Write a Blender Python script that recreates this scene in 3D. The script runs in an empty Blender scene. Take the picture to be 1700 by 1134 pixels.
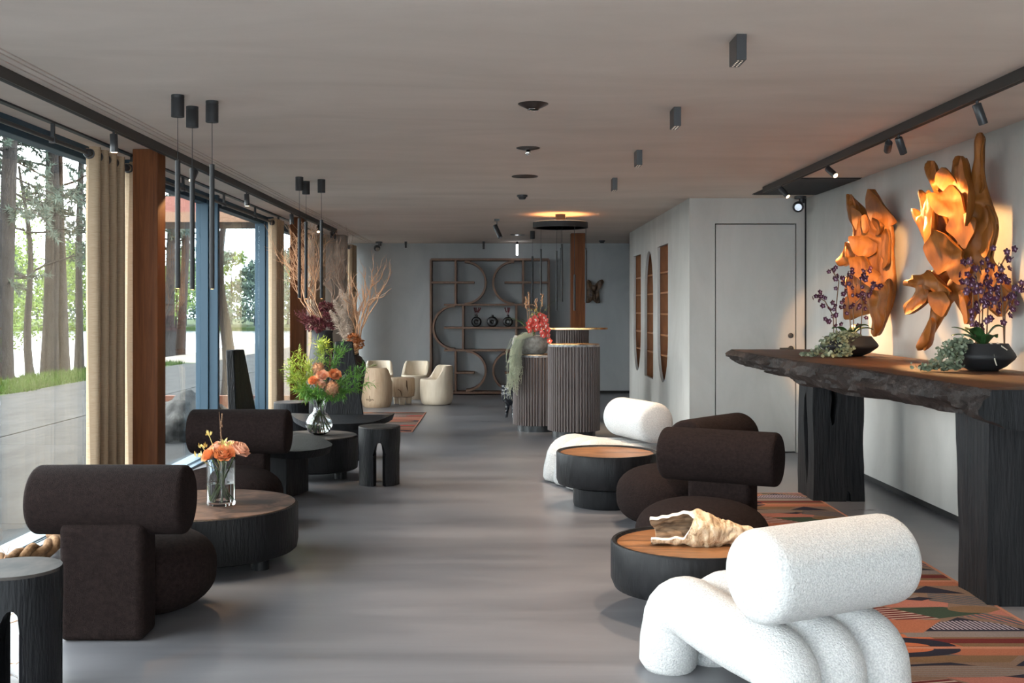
import bpy, bmesh, math, random
from mathutils import Vector, Matrix, noise

# ------------------------------------------------------------------ camera, sky, exposure
SC = bpy.context.scene
COL = SC.collection
F, CX, CY, EYE = 1800.0, 830.0, 512.0, 1.53      # focal length in pixels, vanishing point, eye height
H = 2.70                                           # ceiling height
cam_d = bpy.data.cameras.new('camera')
cam_d.sensor_width = 36.0
cam_d.lens = F * 36.0 / 1700.0
cam_d.shift_x = (850 - CX) / 1700.0
cam_d.shift_y = -(567 - CY) / 1700.0
cam_d.clip_end = 600
cam = bpy.data.objects.new('camera', cam_d)
COL.objects.link(cam)
cam.location = (0, 0, EYE)
cam.rotation_euler = (math.pi / 2, 0, 0)
SC.camera = cam

SKY = 11.5
world = bpy.data.worlds.new('overcast_sky')
SC.world = world
world.use_nodes = True
wn = world.node_tree
wn.nodes.clear()
w_out = wn.nodes.new('ShaderNodeOutputWorld')
w_bg = wn.nodes.new('ShaderNodeBackground')
w_bg.inputs['Strength'].default_value = SKY
w_tc = wn.nodes.new('ShaderNodeTexCoord')
w_noise = wn.nodes.new('ShaderNodeTexNoise')
w_noise.inputs['Scale'].default_value = 2.2
w_noise.inputs['Detail'].default_value = 5
w_ramp = wn.nodes.new('ShaderNodeValToRGB')
w_ramp.color_ramp.elements[0].position = 0.35
w_ramp.color_ramp.elements[0].color = (0.76, 0.88, 1.0, 1)
w_ramp.color_ramp.elements[1].position = 0.62
w_ramp.color_ramp.elements[1].color = (1.0, 0.985, 0.96, 1)
wn.links.new(w_tc.outputs['Generated'], w_noise.inputs['Vector'])
wn.links.new(w_noise.outputs['Fac'], w_ramp.inputs['Fac'])
wn.links.new(w_ramp.outputs['Color'], w_bg.inputs['Color'])
wn.links.new(w_bg.outputs['Background'], w_out.inputs['Surface'])

SC.view_settings.view_transform = 'Standard'
SC.view_settings.look = 'None'
SC.view_settings.exposure = 0.2
SC.view_settings.gamma = 1.0
SC.view_settings.use_curve_mapping = False
SC.cycles.max_bounces = 8
SC.cycles.transparent_max_bounces = 16
SC.cycles.caustics_reflective = False
SC.cycles.caustics_refractive = False
SC.cycles.sample_clamp_indirect = 6.0

LAMP = 1.9           # overall strength of the room's own lamps
WARM = (1.0, 0.72, 0.42)
AMBER = (1.0, 0.55, 0.22)

def at(px, py, Y):
    """Point at depth Y seen at a pixel of the 1700x1134 frame."""
    return Vector(((px - CX) * Y / F, Y, EYE - (py - CY) * Y / F))

# ------------------------------------------------------------------ materials
MATS = {}
def nd(t, kind, **kw):
    n = t.nodes.new(kind)
    for k, v in kw.items():
        n.inputs[k].default_value = v
    return n

def pbr(name, col, rough=0.6, metal=0.0, col2=None, scale=4.0, stretch=(1, 1, 1), lo=0.35, hi=0.65,
        detail=6.0, bump=None, sheen=0.0, emit=None, spec=0.5, rough2=None, col3=None, distort=0.0,
        coat=0.0, wave=None):
    m = bpy.data.materials.new(name)
    m.use_nodes = True
    t = m.node_tree
    t.nodes.clear()
    out = t.nodes.new('ShaderNodeOutputMaterial')
    b = t.nodes.new('ShaderNodeBsdfPrincipled')
    t.links.new(b.outputs[0], out.inputs[0])
    b.inputs['Base Color'].default_value = (*col, 1)
    b.inputs['Roughness'].default_value = rough
    b.inputs['Metallic'].default_value = metal
    b.inputs['Specular IOR Level'].default_value = spec
    if sheen:
        b.inputs['Sheen Weight'].default_value = sheen
        b.inputs['Sheen Roughness'].default_value = 0.5
    if coat:
        b.inputs['Coat Weight'].default_value = coat
        b.inputs['Coat Roughness'].default_value = 0.25
    if emit:
        b.inputs['Emission Color'].default_value = (*emit[0], 1)
        b.inputs['Emission Strength'].default_value = emit[1]
    if col2 is not None or bump is not None:
        tc = t.nodes.new('ShaderNodeTexCoord')
        mp = t.nodes.new('ShaderNodeMapping')
        mp.inputs['Scale'].default_value = stretch
        t.links.new(tc.outputs['Object'], mp.inputs['Vector'])
    if col2 is not None:
        nz = nd(t, 'ShaderNodeTexNoise', Scale=scale, Detail=detail, Roughness=0.6, Distortion=distort)
        t.links.new(mp.outputs[0], nz.inputs['Vector'])
        rp = t.nodes.new('ShaderNodeValToRGB')
        e = rp.color_ramp.elements
        e[0].position, e[0].color = lo, (*col, 1)
        e[1].position, e[1].color = hi, (*col2, 1)
        if col3 is not None:
            x = e.new(min(0.98, hi + 0.12)); x.color = (*col3, 1)
        src = nz.outputs['Fac']
        if wave:
            wv = nd(t, 'ShaderNodeTexWave', Scale=wave, Distortion=5.0, Detail=3.0)
            wv.wave_type = 'RINGS'
            t.links.new(mp.outputs[0], wv.inputs['Vector'])
            mx = t.nodes.new('ShaderNodeMath'); mx.operation = 'MULTIPLY_ADD'
            mx.inputs[1].default_value = 0.35
            t.links.new(wv.outputs['Fac'], mx.inputs[0])
            ml = t.nodes.new('ShaderNodeMath'); ml.operation = 'MULTIPLY'; ml.inputs[1].default_value = 0.7
            t.links.new(nz.outputs['Fac'], ml.inputs[0])
            t.links.new(ml.outputs[0], mx.inputs[2])
            src = mx.outputs[0]
        t.links.new(src, rp.inputs['Fac'])
        t.links.new(rp.outputs['Color'], b.inputs['Base Color'])
        if rough2 is not None:
            mr = t.nodes.new('ShaderNodeMapRange')
            mr.inputs['From Min'].default_value = lo; mr.inputs['From Max'].default_value = hi
            mr.inputs['To Min'].default_value = rough; mr.inputs['To Max'].default_value = rough2
            t.links.new(nz.outputs['Fac'], mr.inputs['Value'])
            t.links.new(mr.outputs[0], b.inputs['Roughness'])
    if bump is not None:
        kind, bscale, strength, dist = bump
        if kind == 'voronoi':
            bn = nd(t, 'ShaderNodeTexVoronoi', Scale=bscale)
            o = bn.outputs['Distance']
        else:
            bn = nd(t, 'ShaderNodeTexNoise', Scale=bscale, Detail=4.0)
            o = bn.outputs['Fac']
        t.links.new((tc.outputs['Object'] if kind == 'voronoi' or kind == 'iso' else mp.outputs[0]), bn.inputs['Vector'])
        bp = nd(t, 'ShaderNodeBump', Strength=strength, Distance=dist)
        t.links.new(o, bp.inputs['Height'])
        t.links.new(bp.outputs[0], b.inputs['Normal'])
    MATS[name] = m
    return m

def glass_mat(name, tint, ior=1.45, extra=0.0, rough=0.0):
    """Clear pane: see-through plus mirror reflection that grows at grazing angles."""
    m = bpy.data.materials.new(name); m.use_nodes = True
    t = m.node_tree; t.nodes.clear()
    out = t.nodes.new('ShaderNodeOutputMaterial')
    mix = t.nodes.new('ShaderNodeMixShader')
    tr = t.nodes.new('ShaderNodeBsdfTransparent'); tr.inputs[0].default_value = (*tint, 1)
    gl = t.nodes.new('ShaderNodeBsdfGlossy'); gl.inputs['Roughness'].default_value = rough
    lw = t.nodes.new('ShaderNodeLayerWeight'); lw.inputs['Blend'].default_value = 0.5
    pw = t.nodes.new('ShaderNodeMath'); pw.operation = 'POWER'; pw.inputs[1].default_value = 5.0
    ma = t.nodes.new('ShaderNodeMath'); ma.operation = 'MULTIPLY_ADD'; ma.inputs[1].default_value = 0.80; ma.inputs[2].default_value = 0.035
    t.links.new(lw.outputs['Facing'], pw.inputs[0]); t.links.new(pw.outputs[0], ma.inputs[0])
    t.links.new(ma.outputs[0], mix.inputs[0])
    t.links.new(tr.outputs[0], mix.inputs[1]); t.links.new(gl.outputs[0], mix.inputs[2])
    t.links.new(mix.outputs[0], out.inputs[0])
    MATS[name] = m
    return m

def clear_mat(name, ior, col=(1, 1, 1)):
    m = bpy.data.materials.new(name); m.use_nodes = True
    t = m.node_tree; t.nodes.clear()
    out = t.nodes.new('ShaderNodeOutputMaterial')
    g = t.nodes.new('ShaderNodeBsdfGlass'); g.inputs['IOR'].default_value = ior
    g.inputs['Color'].default_value = (*col, 1); g.inputs['Roughness'].default_value = 0
    t.links.new(g.outputs[0], out.inputs[0])
    MATS[name] = m
    return m

pbr('plaster_ceiling', (0.62, 0.525, 0.46), 0.85, col2=(0.74, 0.635, 0.565), scale=1.3, stretch=(0.45, 1.3, 1), lo=0.3, hi=0.72, detail=9,
    bump=('noise', 14, 0.10, 0.01), distort=0.6)
pbr('plaster_wall', (0.42, 0.405, 0.38), 0.75, col2=(0.545, 0.53, 0.50), scale=1.6, stretch=(1, 1, 0.45), lo=0.3, hi=0.72, detail=9,
    bump=('noise', 22, 0.10, 0.01), distort=0.8)
pbr('plaster_warm', (0.26, 0.21, 0.18), 0.8, col2=(0.33, 0.28, 0.24), scale=1.8, lo=0.3, hi=0.7)
pbr('plaster_back', (0.33, 0.34, 0.345), 0.75, col2=(0.42, 0.425, 0.425), scale=1.6, stretch=(1, 1, 0.45), lo=0.3, hi=0.72, detail=9, bump=('noise', 22, 0.10, 0.01), distort=0.8)
pbr('plaster_edge', (0.42, 0.40, 0.37), 0.8)
pbr('microcement', (0.108, 0.109, 0.121), 0.27, col2=(0.222, 0.219, 0.233), scale=1.1, stretch=(0.30, 1.9, 1), lo=0.28, hi=0.74, detail=10,
    rough2=0.36, distort=0.9, bump=('noise', 5, 0.012, 0.01))
pbr('recess_black', (0.012, 0.011, 0.011), 0.7)
pbr('black_metal', (0.022, 0.022, 0.024), 0.45, metal=0.3)
pbr('black_satin', (0.03, 0.03, 0.033), 0.38)
pbr('track_black', (0.030, 0.026, 0.024), 0.5)
pbr('blue_frame', (0.024, 0.056, 0.086), 0.6)
pbr('frame_sheen_tone', (0.11, 0.17, 0.22), 0.4)  # frame blue lightened for the sills, reflected light put into the colour
glass_mat('window_glass', (0.95, 0.975, 0.97), 1.45)
clear_mat('vase_glass', 1.45)
clear_mat('water_clear', 1.33, (0.97, 0.99, 0.98))
pbr('linen', (0.29, 0.205, 0.130), 0.9, spec=0.1, col2=(0.40, 0.305, 0.215), scale=60, stretch=(0.3, 0.3, 6), lo=0.3, hi=0.7, bump=('noise', 90, 0.25, 0.004))
pbr('column_wood', (0.095, 0.030, 0.009), 0.55, spec=0.2, col2=(0.20, 0.066, 0.020), scale=3.0, stretch=(9, 9, 0.5), lo=0.3, hi=0.75, distort=0.8,
    bump=('noise', 12, 0.2, 0.004))
pbr('brown_boucle', (0.0105, 0.0066, 0.0062), 0.95, col2=(0.0205, 0.0130, 0.0120), scale=55, lo=0.35, hi=0.65, bump=('iso', 210, 0.9, 0.008), spec=0.1)
pbr('white_boucle', (0.50, 0.505, 0.51), 0.95, col2=(0.68, 0.68, 0.672), scale=150, detail=2, lo=0.36, hi=0.62, bump=('iso', 130, 0.8, 0.012), spec=0.1)
pbr('charred_wood', (0.0035, 0.004, 0.005), 0.42, spec=0.2, col2=(0.013, 0.013, 0.015), scale=5, stretch=(3, 3, 0.7), lo=0.35, hi=0.75, rough2=0.62,
    bump=('noise', 14, 0.35, 0.012))
pbr('charred_side', (0.0035, 0.004, 0.005), 0.5, spec=0.22, col2=(0.014, 0.0145, 0.0175), scale=4, stretch=(4, 4, 0.6), lo=0.4, hi=0.8, bump=('noise', 18, 0.5, 0.012))
pbr('stump_top', (0.018, 0.011, 0.009), 0.66, spec=0.2, col2=(0.105, 0.060, 0.042), scale=4.0, lo=0.38, hi=0.62, detail=9, bump=('noise', 10, 0.25, 0.01), distort=1.2)
pbr('dark_top', (0.022, 0.021, 0.022), 0.6, spec=0.15, col2=(0.09, 0.075, 0.065), scale=3.0, lo=0.35, hi=0.75, detail=8, distort=1.0)
pbr('honey_top', (0.055, 0.022, 0.009), 0.38, col2=(0.37, 0.165, 0.062), scale=2.6, stretch=(1, 3.0, 1), lo=0.25, hi=0.72, detail=8, distort=1.4, wave=4.0)
pbr('console_top', (0.040, 0.017, 0.009), 0.5, spec=0.3, col2=(0.10, 0.042, 0.019), scale=2.5, stretch=(4, 0.7, 1), lo=0.3, hi=0.75, detail=8, distort=0.8)
pbr('console_bark', (0.010, 0.008, 0.008), 0.62, spec=0.25, col2=(0.045, 0.034, 0.030), scale=7, lo=0.35, hi=0.75, detail=8, distort=1.0, bump=('iso', 16, 1.0, 0.03))
pbr('console_leg', (0.006, 0.0065, 0.008), 0.6, spec=0.2, col2=(0.021, 0.020, 0.021), scale=5, stretch=(5, 5, 0.5), lo=0.35, hi=0.78, bump=('noise', 9, 0.6, 0.015))
pbr('teak_root', (0.150, 0.046, 0.008), 0.5, spec=0.3, col2=(0.34, 0.125, 0.024), scale=3.5, stretch=(2, 2, 0.8), lo=0.3, hi=0.72, detail=7, distort=1.2,
    bump=('noise', 12, 0.25, 0.012))
pbr('root_dark', (0.035, 0.018, 0.010), 0.5, col2=(0.20, 0.11, 0.055), scale=14, lo=0.4, hi=0.75, bump=('iso', 20, 0.8, 0.02))
pbr('driftwood', (0.20, 0.10, 0.045), 0.75, col2=(0.62, 0.44, 0.27), col3=(0.70, 0.55, 0.38), scale=11, stretch=(1.6, 1, 1), lo=0.30, hi=0.45, detail=9, bump=('noise', 16, 1.0, 0.035), distort=2.2)
pbr('driftwood_inner', (0.10, 0.06, 0.035), 0.8, col2=(0.33, 0.20, 0.11), scale=8, stretch=(0.6, 6, 6), lo=0.35, hi=0.7, bump=('noise', 14, 0.8, 0.01))
pbr('driftwood_cut', (0.72, 0.63, 0.53), 0.8)
pbr('walnut', (0.12, 0.062, 0.037), 0.55, col2=(0.18, 0.096, 0.058), scale=4, stretch=(8, 8, 0.8), lo=0.35, hi=0.7)
pbr('niche_wood', (0.30, 0.115, 0.040), 0.5, col2=(0.42, 0.17, 0.06), scale=5, stretch=(4, 4, 1), lo=0.3, hi=0.7)
pbr('fluted_stain', (0.095, 0.072, 0.068), 0.6, col2=(0.155, 0.122, 0.115), scale=4, stretch=(6, 6, 0.6), lo=0.3, hi=0.75)
pbr('plinth_black', (0.015, 0.017, 0.019), 0.35)
pbr('brass', (0.80, 0.48, 0.22), 0.25, metal=1.0)
pbr('marble_top', (0.10, 0.10, 0.105), 0.3, col2=(0.32, 0.32, 0.33), scale=8, lo=0.4, hi=0.6, distort=2)
pbr('stone_pot', (0.25, 0.23, 0.205), 0.95, col2=(0.46, 0.43, 0.385), scale=18, lo=0.35, hi=0.65, bump=('iso', 60, 0.6, 0.006))
pbr('black_ceramic', (0.014, 0.013, 0.014), 0.35)
pbr('black_matte', (0.013, 0.013, 0.015), 0.6)
pbr('brown_ceramic', (0.022, 0.013, 0.011), 0.3)
pbr('hammered_black', (0.012, 0.013, 0.018), 0.25, bump=('voronoi', 22, 0.8, 0.02))
pbr('stump_cream', (0.56, 0.45, 0.33), 0.6, col2=(0.70, 0.60, 0.47), scale=4, stretch=(3, 3, 0.6), lo=0.3, hi=0.7, detail=8)
pbr('stump_tan', (0.42, 0.28, 0.175), 0.6, col2=(0.58, 0.43, 0.29), scale=5, stretch=(5, 5, 0.6), lo=0.3, hi=0.7, detail=8)
pbr('crack_dark', (0.09, 0.045, 0.025), 0.9)
pbr('soil', (0.035, 0.025, 0.018), 0.95)
pbr('twig', (0.46, 0.235, 0.12), 0.7, col2=(0.62, 0.36, 0.21), scale=12, lo=0.35, hi=0.65)
pbr('vine_dry', (0.27, 0.17, 0.12), 0.8, col2=(0.40, 0.28, 0.21), scale=14, lo=0.35, hi=0.65)
pbr('twig_dark', (0.16, 0.09, 0.05), 0.8)
pbr('burgundy', (0.085, 0.014, 0.018), 0.85, col2=(0.17, 0.032, 0.038), scale=20, lo=0.35, hi=0.65)
pbr('pampas', (0.50, 0.39, 0.31), 0.95, col2=(0.64, 0.53, 0.44), scale=20, lo=0.3, hi=0.7)
pbr('hydrangea_orange', (0.33, 0.095, 0.02), 0.8, col2=(0.46, 0.16, 0.05), scale=25, lo=0.35, hi=0.65)
pbr('hydrangea_tan', (0.48, 0.26, 0.13), 0.8, col2=(0.58, 0.36, 0.2), scale=25, lo=0.35, hi=0.65)
pbr('rose_peach', (0.74, 0.36, 0.22), 0.6, spec=0.2, col2=(0.82, 0.52, 0.38), scale=14, lo=0.3, hi=0.7)
pbr('rose_orange', (0.70, 0.26, 0.10), 0.6, spec=0.2, col2=(0.78, 0.40, 0.21), scale=14, lo=0.3, hi=0.7)
pbr('protea', (0.36, 0.17, 0.09), 0.85, col2=(0.50, 0.28, 0.16), scale=40, lo=0.35, hi=0.65)
pbr('yellow_bud', (0.62, 0.50, 0.17), 0.65)
pbr('green_stem', (0.10, 0.17, 0.04), 0.55)
pbr('leaf_lime', (0.38, 0.44, 0.045), 0.5, col2=(0.24, 0.36, 0.04), scale=5, lo=0.35, hi=0.65)
pbr('leaf_green', (0.075, 0.24, 0.025), 0.5, col2=(0.14, 0.32, 0.04), scale=5, lo=0.35, hi=0.65)
pbr('leaf_dark', (0.020, 0.060, 0.018), 0.4, col2=(0.035, 0.095, 0.025), scale=6, lo=0.35, hi=0.65)
pbr('leaf_orchid', (0.09, 0.20, 0.04), 0.45)
pbr('leaf_sage', (0.085, 0.115, 0.070), 0.6, col2=(0.26, 0.31, 0.215), scale=22, lo=0.35, hi=0.65)
pbr('moss_pale', (0.62, 0.62, 0.48), 0.9, col2=(0.48, 0.52, 0.38), scale=6, lo=0.35, hi=0.65)
pbr('orchid_purple', (0.040, 0.005, 0.018), 0.55, col2=(0.095, 0.018, 0.055), scale=30, lo=0.35, hi=0.65)
pbr('orchid_lilac', (0.42, 0.28, 0.42), 0.5)
pbr('orchid_red', (0.62, 0.045, 0.030), 0.5, col2=(0.72, 0.11, 0.08), scale=25, lo=0.35, hi=0.65)
pbr('orchid_white', (0.85, 0.70, 0.60), 0.5)
pbr('root_pale', (0.58, 0.52, 0.42), 0.7)
pbr('rope', (0.11, 0.055, 0.024), 0.85, spec=0.2, col2=(0.23, 0.13, 0.065), scale=30, lo=0.35, hi=0.65, bump=('iso', 80, 0.6, 0.006))
pbr('chrome', (0.8, 0.8, 0.8), 0.15, metal=1.0)
pbr('lamp_glow_warm', (1, 0.8, 0.6), 0.5, emit=((1.0, 0.72, 0.42), 6.0))
pbr('lamp_glow_white', (1, 1, 1), 0.5, emit=((0.9, 0.95, 1.0), 9.0))
pbr('ring_glow', (1, 0.8, 0.6), 0.5, emit=((1.0, 0.62, 0.33), 0.9))
pbr('led_cell', (0.5, 0.45, 0.4), 0.3, emit=((1.0, 0.8, 0.6), 0.6))
pbr('lens_dark', (0.25, 0.25, 0.26), 0.2, metal=1.0)
# outside
pbr('paving', (0.017, 0.017, 0.0168), 0.9, col2=(0.040, 0.039, 0.038), spec=0.08, scale=1.2, stretch=(2.5, 0.8, 1), lo=0.3, hi=0.7, detail=9)
pbr('sand', (0.104, 0.085, 0.066), 0.95, col2=(0.132, 0.111, 0.088), scale=4, lo=0.3, hi=0.7)
pbr('lawn_soil', (0.016, 0.030, 0.004), 0.95, spec=0.1, col2=(0.030, 0.046, 0.008), scale=5, lo=0.3, hi=0.7)
pbr('grass_blade', (0.020, 0.042, 0.004), 0.8, spec=0.1, col2=(0.036, 0.064, 0.008), scale=3, lo=0.3, hi=0.7)
pbr('lake', (0.10, 0.115, 0.125), 0.22, bump=('noise', 2.0, 0.5, 0.12), stretch=(1, 3, 1), spec=1.0)
pbr('bark', (0.013, 0.012, 0.012), 0.95, spec=0.1, col2=(0.030, 0.027, 0.026), scale=7, stretch=(3, 3, 0.7), lo=0.35, hi=0.7, bump=('noise', 16, 0.9, 0.03))
pbr('bark_warm', (0.028, 0.018, 0.013), 0.95, spec=0.1, col2=(0.048, 0.030, 0.022), scale=7, stretch=(3, 3, 0.7), lo=0.35, hi=0.7, bump=('noise', 16, 0.8, 0.03))
pbr('needles', (0.016, 0.030, 0.020), 0.8, col2=(0.030, 0.045, 0.030), scale=2, lo=0.35, hi=0.65)
pbr('leaf_spring', (0.085, 0.135, 0.028), 0.8, spec=0.1, col2=(0.13, 0.18, 0.045), scale=1.0, lo=0.35, hi=0.65)
pbr('leaf_far_haze', (0.034, 0.060, 0.042), 0.9, col2=(0.055, 0.085, 0.052), scale=0.3, lo=0.35, hi=0.65)  # bluish distance haze mixed into the leaf colour of the far trees
pbr('boulder', (0.030, 0.029, 0.028), 0.9, spec=0.15, col2=(0.085, 0.082, 0.077), scale=5, lo=0.35, hi=0.7, bump=('iso', 14, 0.7, 0.03))
pbr('boulder_warm', (0.075, 0.052, 0.040), 0.9, spec=0.15, col2=(0.115, 0.088, 0.070), scale=5, lo=0.35, hi=0.7, bump=('iso', 14, 0.7, 0.03))
pbr('corten', (0.111, 0.036, 0.017), 0.85, col2=(0.136, 0.050, 0.025), scale=4, lo=0.35, hi=0.7)
pbr('canopy_wood', (0.158, 0.081, 0.044), 0.7, col2=(0.183, 0.098, 0.057), scale=3, lo=0.35, hi=0.7)
pbr('canopy_red', (0.164, 0.054, 0.038), 0.7)
# rug colours
for nme, c in dict(rug_rust=(0.33, 0.125, 0.075), rug_orange=(0.42, 0.135, 0.068), rug_rose=(0.36, 0.145, 0.115), rug_red=(0.38, 0.055, 0.045),
                   rug_maroon=(0.115, 0.022, 0.022), rug_navy=(0.022, 0.022, 0.036), rug_slate=(0.085, 0.09, 0.105), rug_green=(0.040, 0.062, 0.045),
                   rug_olive=(0.17, 0.105, 0.062), rug_taupe=(0.19, 0.13, 0.10), rug_grey=(0.20, 0.17, 0.165), rug_pale=(0.45, 0.36, 0.33),
                   rug_lilac=(0.33, 0.29, 0.35), rug_edge=(0.42, 0.19, 0.13)).items():
    c = tuple(x * 0.74 for x in c)
    pbr(nme, c, 0.95, spec=0.1, col2=tuple(x * 1.25 for x in c), scale=180, lo=0.4, hi=0.6, bump=('iso', 250, 0.3, 0.003))

# ------------------------------------------------------------------ mesh helpers
class MB:
    """Collects shapes and links them as ONE mesh object."""
    def __init__(s):
        s.v, s.f, s.m = [], [], []
    def add(s, verts, faces, mi=0):
        o = len(s.v)
        s.v += [tuple(x) for x in verts]
        s.f += [tuple(i + o for i in f) for f in faces]
        s.m += [mi] * len(faces)
        return s
    def box(s, x0, x1, y0, y1, z0, z1, mi=0):
        v = [(x0, y0, z0), (x1, y0, z0), (x1, y1, z0), (x0, y1, z0), (x0, y0, z1), (x1, y0, z1), (x1, y1, z1), (x0, y1, z1)]
        return s.add(v, [(0, 3, 2, 1), (4, 5, 6, 7), (0, 1, 5, 4), (1, 2, 6, 5), (2, 3, 7, 6), (3, 0, 4, 7)], mi)
    def lathe(s, prof, seg=32, c=(0, 0, 0), mi=0, wob=None, sx=1.0, sy=1.0):
        n = len(prof); v = []; f = []
        for i, (r, z) in enumerate(prof):
            for k in range(seg):
                a = 2 * math.pi * k / seg
                rr = r * (1 + (wob(a, z) if wob else 0))
                v.append((c[0] + rr * math.cos(a) * sx, c[1] + rr * math.sin(a) * sy, c[2] + z))
        for i in range(n - 1):
            for k in range(seg):
                k2 = (k + 1) % seg
                f.append((i * seg + k, i * seg + k2, (i + 1) * seg + k2, (i + 1) * seg + k))
        if prof[0][0] > 1e-6: f.append(tuple(reversed(range(seg))))
        if prof[-1][0] > 1e-6: f.append(tuple((n - 1) * seg + k for k in range(seg)))
        return s.add(v, f, mi)
    def tube(s, pts, rad, seg=8, mi=0, caps=True):
        pts = [Vector(p) for p in pts]
        if not isinstance(rad, (list, tuple)): rad = [rad] * len(pts)
        v = []; f = []; prev = None
        for i, p in enumerate(pts):
            d = (pts[min(i + 1, len(pts) - 1)] - pts[max(i - 1, 0)])
            if d.length < 1e-9: d = Vector((0, 0, 1))
            d.normalize()
            if prev is None:
                u = d.cross(Vector((0.13, 0.31, 0.94)))
                if u.length < 1e-3: u = d.cross(Vector((1, 0, 0)))
            else:
                u = prev - d * prev.dot(d)
                if u.length < 1e-6: u = d.orthogonal()
            u.normalize(); prev = u
            w = d.cross(u)
            for k in range(seg):
                a = 2 * math.pi * k / seg
                v.append(p + (u * math.cos(a) + w * math.sin(a)) * rad[i])
        n = len(pts)
        for i in range(n - 1):
            for k in range(seg):
                k2 = (k + 1) % seg
                f.append((i * seg + k, i * seg + k2, (i + 1) * seg + k2, (i + 1) * seg + k))
        if caps:
            f.append(tuple(reversed(range(seg)))); f.append(tuple((n - 1) * seg + k for k in range(seg)))
        return s.add(v, f, mi)
    def extrude(s, poly, vec, mi=0):
        n = len(poly); vec = Vector(vec)
        a = [Vector(p) for p in poly]; b = [p + vec for p in a]
        f = [tuple(reversed(range(n))), tuple(range(n, 2 * n))]
        f += [(i, (i + 1) % n, n + (i + 1) % n, n + i) for i in range(n)]
        return s.add(a + b, f, mi)
    def prism(s, poly, z0, z1, mi=0):
        return s.extrude([(x, y, z0) for x, y in poly], (0, 0, z1 - z0), mi)
    def tri(s, a, b, c, mi=0):
        return s.add([a, b, c], [(0, 1, 2)], mi)
    def build(s, name, mat, parent=None, smooth=None, loc=(0, 0, 0), rot=(0, 0, 0), bevel=0.0, seg=2, sub=0, recalc=True):
        me = bpy.data.meshes.new(name)
        me.from_pydata(s.v, [], s.f)
        mats = mat if isinstance(mat, (list, tuple)) else [mat]
        for m in mats: me.materials.append(MATS[m])
        if len(mats) > 1: me.polygons.foreach_set('material_index', s.m)
        if recalc:
            bm = bmesh.new(); bm.from_mesh(me)
            bmesh.ops.recalc_face_normals(bm, faces=bm.faces)
            bm.to_mesh(me); bm.free()
        if smooth is not None:
            me.polygons.foreach_set('use_smooth', [True] * len(me.polygons))
            me.set_sharp_from_angle(angle=math.radians(smooth))
        me.update()
        o = bpy.data.objects.new(name, me)
        COL.objects.link(o)
        o.location = loc; o.rotation_euler = rot
        if parent is not None: o.parent = parent
        if bevel:
            b = o.modifiers.new('bevel', 'BEVEL'); b.width = bevel; b.segments = seg; b.limit_method = 'ANGLE'
            b.angle_limit = math.radians(40)
        if sub:
            b = o.modifiers.new('sub', 'SUBSURF'); b.levels = sub; b.render_levels = sub
        return o

def tag(o, label, cat=None, group=None, kind=None):
    o['label'] = label
    if cat: o['category'] = cat
    if group: o['group'] = group
    if kind: o['kind'] = kind
    return o

def thing(name, label, cat, loc=(0, 0, 0), rz=0.0, group=None):
    o = bpy.data.objects.new(name, None)
    o.empty_display_size = 0.1
    COL.objects.link(o)
    o.location = loc; o.rotation_euler = (0, 0, rz)
    return tag(o, label, cat, group)

def struct(o):
    o['kind'] = 'structure'
    return o

def stuff(o):
    o['kind'] = 'stuff'
    return o

def clone(root, label, loc, rz=0.0, group=None):
    """A copy of a thing with copies of its parts and sub-parts."""
    r = root.copy(); COL.objects.link(r)
    r.location = loc; r.rotation_euler = (0, 0, rz); r['label'] = label
    if group: r['group'] = group
    for ch in list(root.children):
        c = ch.copy(); COL.objects.link(c); c.parent = r
        for g in list(ch.children):
            d = g.copy(); COL.objects.link(d); d.parent = c
    return r

def spot(name, loc, target, watts, angle, col=WARM, blend=0.35, radius=0.02, parent=None):
    l = bpy.data.lights.new(name, 'SPOT')
    l.energy = watts * LAMP; l.color = col; l.spot_size = math.radians(angle); l.spot_blend = blend
    l.shadow_soft_size = radius
    o = bpy.data.objects.new(name, l); COL.objects.link(o)
    d = Vector(target) - Vector(loc)
    o.rotation_euler = d.to_track_quat('-Z', 'Y').to_euler()
    o.location = loc
    if parent is not None:
        o.parent = parent
        o.matrix_parent_inverse = parent_matrix(parent).inverted()
    return o

def parent_matrix(o):
    return Matrix.Translation(o.location) @ o.rotation_euler.to_matrix().to_4x4()

def rot_pts(pts, a):
    c, s_ = math.cos(a), math.sin(a)
    return [(x * c - y * s_, x * s_ + y * c) for x, y in pts]

def arc(cx, cy, r, a0, a1, n):
    return [(cx + r * math.cos(a0 + (a1 - a0) * i / n), cy + r * math.sin(a0 + (a1 - a0) * i / n)) for i in range(n + 1)]

# ------------------------------------------------------------------ the room
struct(tag(MB().box(-3.15, 4.6, -3.0, 19.7, -0.2, 0.0).build('floor', 'microcement'), 'polished grey microcement floor of the lobby', 'floor'))

def ceiling():
    mb = MB()
    slots = [-2.345, -2.29, -2.25]; w = 0.007
    xs = [-3.2]
    for x in slots: xs += [x - w, x + w]
    xs += [4.6]
    for (y0, y1) in ((-3.0, 11.55), (11.556, 19.1)):
        for i in range(0, len(xs), 2):
            mb.box(xs[i], xs[i + 1], y0, y1, H, H + 0.05)
    mb.box(-3.2, 4.6, 19.1, 19.7, H, H + 0.05)
    o = mb.build('ceiling', 'plaster_ceiling')
    struct(tag(o, 'taupe trowelled plaster ceiling with three thin slots on the left', 'ceiling'))
    MB().box(-3.2, 4.6, -3.0, 19.7, H + 0.05, H + 0.30).build('ceiling_void', 'recess_black', o)
ceiling()

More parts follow.
